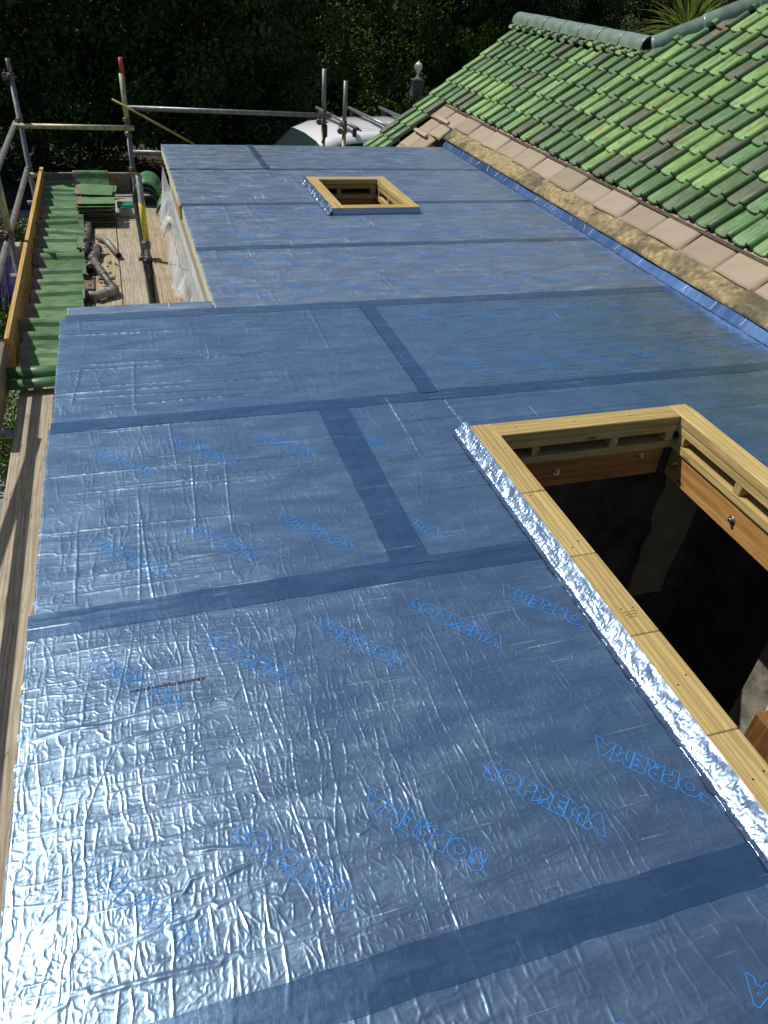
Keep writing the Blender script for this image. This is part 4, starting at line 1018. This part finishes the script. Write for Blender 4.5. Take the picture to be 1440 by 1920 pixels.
pipe('downpipe', [(-.42, 6.12, pz), (-.38, 6.00, pz+.01), (-.30, 5.96, pz+.01), (-.16, 6.06, pz+.01)], .034, PIPE_L, 'brown stained downpipe bend lying nearest the blue roof edge', (.1, .9))
bm = bmesh.new(); rb = random.Random(2)
for _ in range(90):
    a = rb.uniform(.004, .016); p = Vector((rb.uniform(-.44, -.13), rb.uniform(5.6, 7.3), DZ+a*.5))
    r_ = bmesh.ops.create_icosphere(bm, subdivisions=1, radius=a, matrix=Matrix.Translation(p) @ Matrix.Diagonal((1, rb.uniform(.5, 1.4), .6, 1)))
tag(bm_obj('debris', bm, flat('clay_debris', (.20, .15, .11), .95, nscale=40, var=.5), None, origin=(-.3, 6.4, DZ)), 'crumbs of clay and grit scattered round the downpipes', 'debris', kind='stuff')
tag(box('red_strip', (.235, .37, 4.55, 4.80, DZ+.003, DZ+.012), flat('dark_red_plastic', (.10, .012, .015), .5), None, .002, origin=(.3, 4.6, DZ)), 'flat dark red strip on the tan board beside the roof corner', 'plastic strip')

# ------------------------------------------------------------------ ground
GR = NM('tarmac_and_soil', .95, spec=.2); _n = GR.noise(GR.coord(src='World'), 40, 5, .7); _d = GR.noise(GR.coord(src='World'), .35, 4, .6)
GR.color(GR.mix(GR.ramp(_d, [(.45, 0), (.55, 1)]), GR.ramp(_n, [(.3, (.045, .043, .04)), (.7, (.085, .08, .075))]), (.05, .04, .025))); GR.bump(_n, .01, 1)
me = bpy.data.meshes.new('ground'); me.from_pydata([(-150, -150, GZ), (150, -150, GZ), (150, 150, GZ), (-150, 150, GZ)], [], [(0, 1, 2, 3)]); me.materials.append(GR.m)
g = link('ground', me); g['kind'] = 'structure'
PV = flat('concrete_path', (.24, .23, .20), .9, nscale=6, var=.2, bump=.003)
p = sbox('garden_path', (-2.6, -1.0, 2, 16.5, GZ+.004, GZ+.06), PV)

# ------------------------------------------------------------------ white van
van = thing('parked_van', 'white van with ribbed roof and four grey roof bars parked beyond the flat roof', 'van', (5.4, 14.15, GZ))
WP = NM('white_van_paint', .22, spec=.6); WP.color((.80, .81, .80)); WP.b.inputs['Coat Weight'].default_value = .6; WP = WP.m
GLS = NM('dark_van_glass', .06, spec=.8); GLS.color((.02, .035, .035)); GLS = GLS.m
BLK = flat('black_plastic', (.02, .02, .02), .5, bump=0); TYR = flat('tyre_rubber', (.02, .02, .02), .85)
def ux(x, y, z):                                        # van frame: x forward-back from the nose, y half width, z height above ground
    a = R(7.5); X = x; Y = y
    return Vector((1.55+X*math.cos(a)-Y*math.sin(a), 14.0+X*math.sin(a)+Y*math.cos(a), GZ+z*1.06))
st_ = [ # x, half width, z top, z shoulder, roof half-width
 (0.00, .74, .92, .80, .60), (.10, .86, 1.00, .90, .74), (.70, .93, 1.14, 1.02, .80), (.95, .94, 1.22, 1.10, .78), (1.25, .95, 1.50, 1.12, .76), (1.62, .95, 1.80, 1.14, .74), (1.95, .95, 1.90, 1.15, .77), (2.5, .95, 1.945, 1.15, .80), (3.6, .95, 1.955, 1.15, .80), (4.8, .95, 1.93, 1.15, .79), (5.05, .92, 1.86, 1.12, .76), (5.12, .88, 1.55, 1.05, .74)]
bm = bmesh.new(); RG = []
for (x, hw, zt, zs, rw) in st_:
    pr_ = [(-hw*.93, .30), (-hw, .55), (-hw, zs), (-rw-.05, zt-.12 if zt > 1.3 else zt-.05), (-rw, zt-.03), (-rw*.8, zt), (0, zt+.025), (rw*.8, zt), (rw, zt-.03), (rw+.05, zt-.12 if zt > 1.3 else zt-.05), (hw, zs), (hw, .55), (hw*.93, .30)]
    RG.append([bm.verts.new(ux(x, yy, zz)) for yy, zz in pr_])
for i in range(len(RG)-1):
    for k in range(12):
        f = bm.faces.new((RG[i][k], RG[i][k+1], RG[i+1][k+1], RG[i+1][k])); f.smooth = True
        if 3 <= i <= 4 and 3 <= k <= 8: f.material_index = 1
        if 5 <= i <= 6 and k in (2, 9): f.material_index = 1
bm.faces.new(RG[0]); bm.faces.new(RG[-1])
bm_obj('van_body', bm, [WP, GLS], van)
for k in range(9):
    yy = -.60+k*.15; bm = bmesh.new()
    P_ = [ux(x, yy, z) for x, z in ((2.15, 1.925), (2.2, 1.952), (3.6, 1.984-.03*abs(yy)), (4.7, 1.955), (4.75, 1.93))]
    for a, b in zip(P_[:-1], P_[1:]):
        dv_ = Vector((0, .006, 0)); bm.faces.new([bm.verts.new(q_) for q_ in (a-dv_, b-dv_, b+dv_, a+dv_)])
    bm_obj('roof_groove', bm, flat('groove_shade', (.30, .31, .31), .4, bump=0) if k == 0 else bpy.data.materials['groove_shade'], van)
for x in (2.2, 2.85, 3.5, 4.7):
    t_ = tube('roof_bar', [ux(x, -1.0, 2.045), ux(x, .95, 2.045)], .030, flat('grey_bar', (.22, .23, .24), .4, .6, bump=0), van, 10, hollow=.7)
    for yy in (-.86, .80): box('bar_foot', tuple(v for v in (ux(x, yy, 0).x-.03, ux(x, yy, 0).x+.03, ux(x, yy, 0).y-.03, ux(x, yy, 0).y+.03, GZ+2.02, GZ+2.14)), BLK, t_, .005)
    tube('bar_rail', [ux(x+.07, -.98, 2.015), ux(x+.07, .93, 2.015)], .014, BLK, t_, 8)
for x in (.92, 4.15):
    for s_ in (-1, 1):
        c = ux(x, s_*.86, .33); d = (ux(x, s_, .33)-ux(x, 0, .33)).normalized()
        w_ = bmesh.new(); add_tube(w_, [c-d*.1, c-d*.09, c+d*.09, c+d*.1], [.29, .33, .33, .29], 24); wo = bm_obj('wheel', w_, TYR, van)
        tube('wheel_rim', [c+d*.095, c+d*.108], .2, STEEL, wo, 20)
for s_ in (-1, 1):
    c = ux(.07, s_*.62, .80); bm = bmesh.new(); bmesh.ops.create_uvsphere(bm, u_segments=12, v_segments=8, radius=.13, matrix=Matrix.Translation(c) @ Matrix.Diagonal((.7, 1.1, .8, 1))); bm_obj('headlight', bm, WHITE, van, smooth=True)
    c = ux(1.15, s_*1.06, 1.22); bm = bmesh.new(); bmesh.ops.create_uvsphere(bm, u_segments=10, v_segments=8, radius=.11, matrix=Matrix.Translation(c) @ Matrix.Diagonal((.6, 1, 1.1, 1))); bm_obj('wing_mirror', bm, BLK, van, smooth=True)
bm = bmesh.new(); P_ = [ux(-.02, -.7, .45), ux(-.05, 0, .45), ux(-.02, .7, .45)]; add_tube(bm, P_, .09, 8); bm_obj('front_bumper', bm, BLK, van)

# ------------------------------------------------------------------ lamp on a pillar
lc = (6.27, 17.2); lamp = thing('pillar_lamp', 'pale globe lantern with a pointed finial standing on a grey gate pillar', 'lamp', (lc[0], lc[1], GZ))
PB = -.345
box('pillar', (lc[0]-.115, lc[0]+.115, lc[1]-.115, lc[1]+.115, GZ, PB-.03), flat('pillar_stone', (.09, .09, .08), .9, nscale=14, var=.3, bump=.004), lamp, .01)
box('pillar_cap', (lc[0]-.13, lc[0]+.13, lc[1]-.13, lc[1]+.13, PB-.029, PB), flat('pillar_cap_stone', (.12, .12, .105), .9, nscale=14), lamp, .008)
bm = bmesh.new(); add_lathe(bm, (lc[0], lc[1], PB), [(.07, 0), (.07, .017), (.037, .04), (.023, .10), (.033, .125), (.062, .16)], 16); bm_obj('lamp_stem', bm, WHITE, lamp)
bm = bmesh.new(); add_lathe(bm, (lc[0], lc[1], PB+.16), [(.062, 0), (.085, .04), (.089, .075), (.075, .117), (.042, .145), (.017, .155), (.009, .18), (.004, .192)], 18)
bm_obj('lamp_globe', bm, flat('cream_globe', (.74, .72, .56), .35, bump=0, nscale=6, var=.08), lamp)

# ------------------------------------------------------------------ plants
def leaf_mat(name, c1, c2, c3, trans=.12, rough=.45):
    k = NM(name, rough, spec=.4)
    n = k.noise(k.coord((1, 1, 1), 'World'), 1.3, 4, .6); n2 = k.noise(k.coord((1, 1, 1), 'World'), 14, 2, .5)
    c = k.ramp(n, [(.35, c1), (.55, c2), (.75, c3)]); c = k.mix(k.ramp(n2, [(.3, .5), (.7, 0)]), c, c1)
    k.color(c)
    if trans:
        tr = k.n.new('ShaderNodeBsdfTranslucent'); k.l.new(c, tr.inputs[0]); mx = k.n.new('ShaderNodeMixShader'); mx.inputs[0].default_value = trans
        k.l.new(k.b.outputs[0], mx.inputs[1]); k.l.new(tr.outputs[0], mx.inputs[2]); k.l.new(mx.outputs[0], k.n['Material Output'].inputs[0])
    return k.m
LEAF_D = leaf_mat('dark_leaf', (.020, .044, .010), (.055, .11, .020), (.12, .19, .035), .35, .6)
LEAF_M = leaf_mat('mid_leaf', (.05, .10, .016), (.17, .28, .04), (.36, .46, .07), .5, .6)
LEAF_O = leaf_mat('olive_leaf', (.055, .075, .026), (.11, .15, .048), (.17, .21, .075), .4, .6)
LEAF_Y = leaf_mat('yellow_green_leaf', (.12, .17, .03), (.28, .34, .06), (.46, .44, .09), .45)
BARK = flat('bark', (.05, .038, .025), .95, nscale=18, var=.4, bump=.01)
def leaves(centers, radii, per, size, rngl, asp=.55, droop=.3):
    """small folded leaves (two triangles each) round clump centres"""
    n = len(centers); C = np.repeat(centers, per, 0); Rr = np.repeat(radii, per)[:, None]
    d = rngl.normal(size=(n*per, 3)); d /= np.linalg.norm(d, axis=1)[:, None]; rad = rngl.random((n*per, 1))**.45
    P = C+d*rad*Rr*np.array([1, 1, .8])
    ax = rngl.normal(size=(n*per, 3))+d*1.0+np.array([0, 0, -droop]); ax /= np.linalg.norm(ax, axis=1)[:, None]
    nr = rngl.normal(size=(n*per, 3))+np.array([0, 0, .9]); sd = np.cross(ax, nr); sd /= np.linalg.norm(sd, axis=1)[:, None]+1e-9
    L = size*rngl.uniform(.6, 1.35, (n*per, 1)); up_ = np.cross(sd, ax)
    A = P; B = P+ax*L*.5+sd*L*asp*.5-up_*L*.06; Cc = P+ax*L; D = P+ax*L*.5-sd*L*asp*.5-up_*L*.06
    V = np.stack([A, B, Cc, D], 1).reshape(-1, 3); b = np.arange(n*per)*4
    F = np.concatenate([np.stack([b, b+1, b+2], -1), np.stack([b, b+2, b+3], -1)])
    return V, F
def tree(name, label, cat, x, y, h, rx, ry, mat, seed, nclump=420, per=95, size=.11, z0=None, group='trees behind the roofs', crown_lo=.0):
    rl_ = np.random.default_rng(seed); t = thing(name, label, cat, (x, y, GZ), group)
    lo = GZ+crown_lo*h; cz = (lo+GZ+h)/2; rz = (GZ+h-lo)/2
    d = rl_.normal(size=(nclump, 3)); d /= np.linalg.norm(d, axis=1)[:, None]
    lump = 1+.16*np.sin(d[:, 0]*5+seed)*np.cos(d[:, 2]*6+seed*2)+rl_.normal(0, .07, nclump)
    rad = (rl_.random(nclump)**.35)*lump
    C = np.stack([x+d[:, 0]*rad*rx, y+d[:, 1]*rad*ry, cz+np.sign(d[:, 2])*np.abs(d[:, 2])**.8*rad*rz], -1)
    C[:, 2] = np.maximum(C[:, 2], GZ+.1)
    V, F = leaves(C, rl_.uniform(.22, .50, nclump), per, size, rl_)
    V -= np.array([x, y, GZ]); link('crown', mesh_np('crown', V, F, False, [mat]), t)
    bm = bmesh.new(); add_tube(bm, [(x, y, GZ), (x+.1, y, GZ+h*.35), (x-.05, y+.1, GZ+h*.8)], [.16, .11, .04], 8)
    for k in range(9):
        a = rl_.uniform(0, 6.28); zz = GZ+h*rl_.uniform(.15, .65); add_tube(bm, [(x, y, zz), (x+math.cos(a)*rx*.4, y+math.sin(a)*ry*.4, zz+h*.10), (x+math.cos(a)*rx*.8, y+math.sin(a)*ry*.8, zz+h*.16)], [.06, .035, .012], 5)
    bm_obj('trunk', bm, BARK, t); return t
specs = [(-5.6, 18.4, 7.2, 2.9, 2.0, LEAF_D, 'very dark bushy tree at the far left behind the scaffold poles'),
         (-1.6, 18.9, 7.6, 2.8, 1.9, LEAF_D, 'dark dense tree behind the red tipped scaffold pole'),
         (1.9, 18.6, 7.0, 2.5, 1.8, LEAF_D, 'dark green tree above the left end of the flat roof'),
         (2.9, 20.4, 6.6, 2.4, 1.6, LEAF_M, 'mid green leafy tree with lighter sprays directly behind the white van'),
         (8.8, 24.2, 7.2, 2.9, 1.9, LEAF_M, 'loose yellow green tree behind the globe lamp'),
         (12.6, 23.8, 6.9, 2.9, 1.9, LEAF_O, 'fine leaved olive tree behind the left end of the ridge'),
         (16.6, 21.0, 7.2, 3.0, 2.1, LEAF_O, 'broad olive coloured tree behind the middle of the ridge'),
         (20.6, 18.6, 7.4, 3.0, 2.4, LEAF_D, 'dark tree behind the palm at the upper right'),
         (-9.8, 17.4, 7.2, 2.8, 2.2, LEAF_D, 'dark tree beyond the left guard rail end'),
         (24.0, 15.0, 7.4, 3.0, 2.6, LEAF_D, 'dark tree past the right end of the hip ridge')]
for i, (x, y, h, rx, ry, m, lb) in enumerate(specs):
    fine = m is LEAF_O
    tree('broadleaf_tree', lb, 'tree', x, y, h, rx, ry, m, 40+i, 430, 120 if fine else 80, .075 if fine else .115)
# continuous dark hedge mass behind and under them
def hedge(x0, x1, ya, yb, h, mat, seed, label, n=700, per=70, size=.14):
    rl_ = np.random.default_rng(seed); t = rl_.random(n); C = np.stack([x0+(x1-x0)*t, ya+(yb-ya)*t+rl_.normal(0, .35, n), GZ+rl_.random(n)*h], -1)
    V, F = leaves(C, rl_.uniform(.3, .6, n), per, size, rl_); c = np.array([(x0+x1)/2, (ya+yb)/2, GZ]); V -= c
    ob = link('hedge', mesh_np('hedge', V, F, False, [mat]), loc=c); tag(ob, label, 'hedge', kind='stuff'); return ob
hedge(-13, 8, 20.9, 21.2, 6.9, LEAF_D, 5, 'unbroken dark hedge closing the view behind the trees on the left', 900)
hedge(6, 28, 26.0, 19.5, 6.9, LEAF_D, 6, 'unbroken dark hedge closing the view behind the trees on the right', 900)
bkm = flat('backdrop_shade', (.012, .011, .008), .98, nscale=3, var=.5, bump=.05)
bk = sbox('dark_backdrop', (-40, 45, 26.2, 27.2, GZ, GZ+7.5), bkm)  # near-black backdrop added so no sky shows between the leaves
# palm-like plant behind the hip
palm = thing('cordyline_palm', 'spiky yellow green palm showing above the ridge junction', 'palm', (9.75, 13.2, GZ))
tube('trunk', [(9.75, 13.2, GZ), (9.8, 13.22, -.5), (9.75, 13.2, .95)], [.14, .11, .09], BARK, palm, 10)
rp = np.random.default_rng(77); V = []; F = []
for k in range(420):
    a = rp.uniform(0, 6.283); el = rp.uniform(-.75, 1.45); L = rp.uniform(.65, 1.15); d = np.array([math.cos(a)*math.cos(el), math.sin(a)*math.cos(el), math.sin(el)])
    sd = np.cross(d, [0, 0, 1.0]); sd /= np.linalg.norm(sd)+1e-6; w_ = rp.uniform(.016, .028); c0 = np.array([9.75, 13.2, 1.0+rp.uniform(-.15, .12)])
    b0 = len(V)
    for t in (0, .35, .7, 1.0):
        c = c0+d*L*t+np.array([0, 0, -.28*L*t*t*math.cos(el)]); ww = w_*(1-t)**.6
        V += [c-sd*ww, c+np.array([0, 0, -ww*.5]), c+sd*ww]
    for q_ in range(3):
        for j in (0, 1): a_ = b0+q_*3+j; F.append((a_, a_+1, a_+4, a_+3))
V = np.array(V)-np.array([9.75, 13.2, GZ])
link('fronds', mesh_np('fronds', V, F, False, [LEAF_Y]), palm)
# garden beside the scaffold
def shrub(name, label, cat, x, y, h, r_, mat, seed, n=60, per=60, size=.05):
    rl_ = np.random.default_rng(seed); d = rl_.normal(size=(n, 3)); d /= np.linalg.norm(d, axis=1)[:, None]; rad = rl_.random((n, 1))**.4
    C = np.array([x, y, GZ+h/2])+d*rad*np.array([r_, r_, h/2]); V, F = leaves(C, rl_.uniform(.08, .2, n), per, size, rl_); V -= np.array([x, y, GZ])
    t = thing(name, label, cat, (x, y, GZ)); link('foliage', mesh_np('foliage', V, F, False, [mat]), t)
    bm = bmesh.new()
    for k in range(6): a = k*1.05; add_tube(bm, [(x, y, GZ), (x+math.cos(a)*r_*.5, y+math.sin(a)*r_*.5, GZ+h*.7)], [.02, .006], 5)
    bm_obj('stems', bm, BARK, t); return t
LEAF_G = leaf_mat('garden_leaf', (.03, .06, .01), (.09, .15, .025), (.20, .26, .04), .2)
shrub('golden_shrub', 'bright yellow green shrub growing below the left guard rails', 'shrub', -1.75, 12.3, 1.1, .62, LEAF_G, 3, 130, 90)
shrub('round_shrub', 'low green shrub below the toe board at the left edge', 'shrub', -1.55, 9.5, .8, .5, LEAF_G, 4)
shrub('dark_shrub', 'small green shrub beside the near scaffold board', 'shrub', -1.45, 7.2, .9, .5, LEAF_M, 6)
shrub('tall_shrub', 'dark leafy shrub hiding the foot of the lamp pillar', 'shrub', 6.15, 16.75, 2.16, .65, LEAF_D, 12, 170, 90, .07)
LAV = leaf_mat('lavender_spikes', (.10, .08, .22), (.20, .17, .38), (.32, .28, .52), .2)
lv = thing('lavender_bush', 'purple flowering lavender bush left of the orange toe board', 'flower bush', (-1.85, 10.6, GZ)); rl_ = np.random.default_rng(9); V = []; F = []; V2 = []; F2 = []
for k in range(900):
    a = rl_.uniform(0, 6.283); q_ = rl_.random()**.5; base = np.array([-1.85+.35*q_*math.cos(a), 10.6+.45*q_*math.sin(a), GZ+.2]); tip = base+np.array([math.cos(a)*q_*.45, math.sin(a)*q_*.45, rl_.uniform(.5, .95)])
    for (p0_, p1_, w_, VV, FF) in ((base, tip, .004, V2, F2), (base+(tip-base)*.62, tip, .016, V, F)):
        sd = rl_.normal(size=3); sd -= (sd@(p1_-p0_))*(p1_-p0_)/((p1_-p0_)@(p1_-p0_)); sd /= np.linalg.norm(sd); b0 = len(VV)
        VV += [p0_-sd*w_, p0_+sd*w_, p1_+sd*w_*.3, p1_-sd*w_*.3]; FF.append((b0, b0+1, b0+2, b0+3))
c = np.array([-1.85, 10.6, GZ]); link('flower_spikes', mesh_np('flower_spikes', np.array(V)-c, F, False, [LAV]), lv); link('stems', mesh_np('stems', np.array(V2)-c, F2, False, [LEAF_G]), lv)
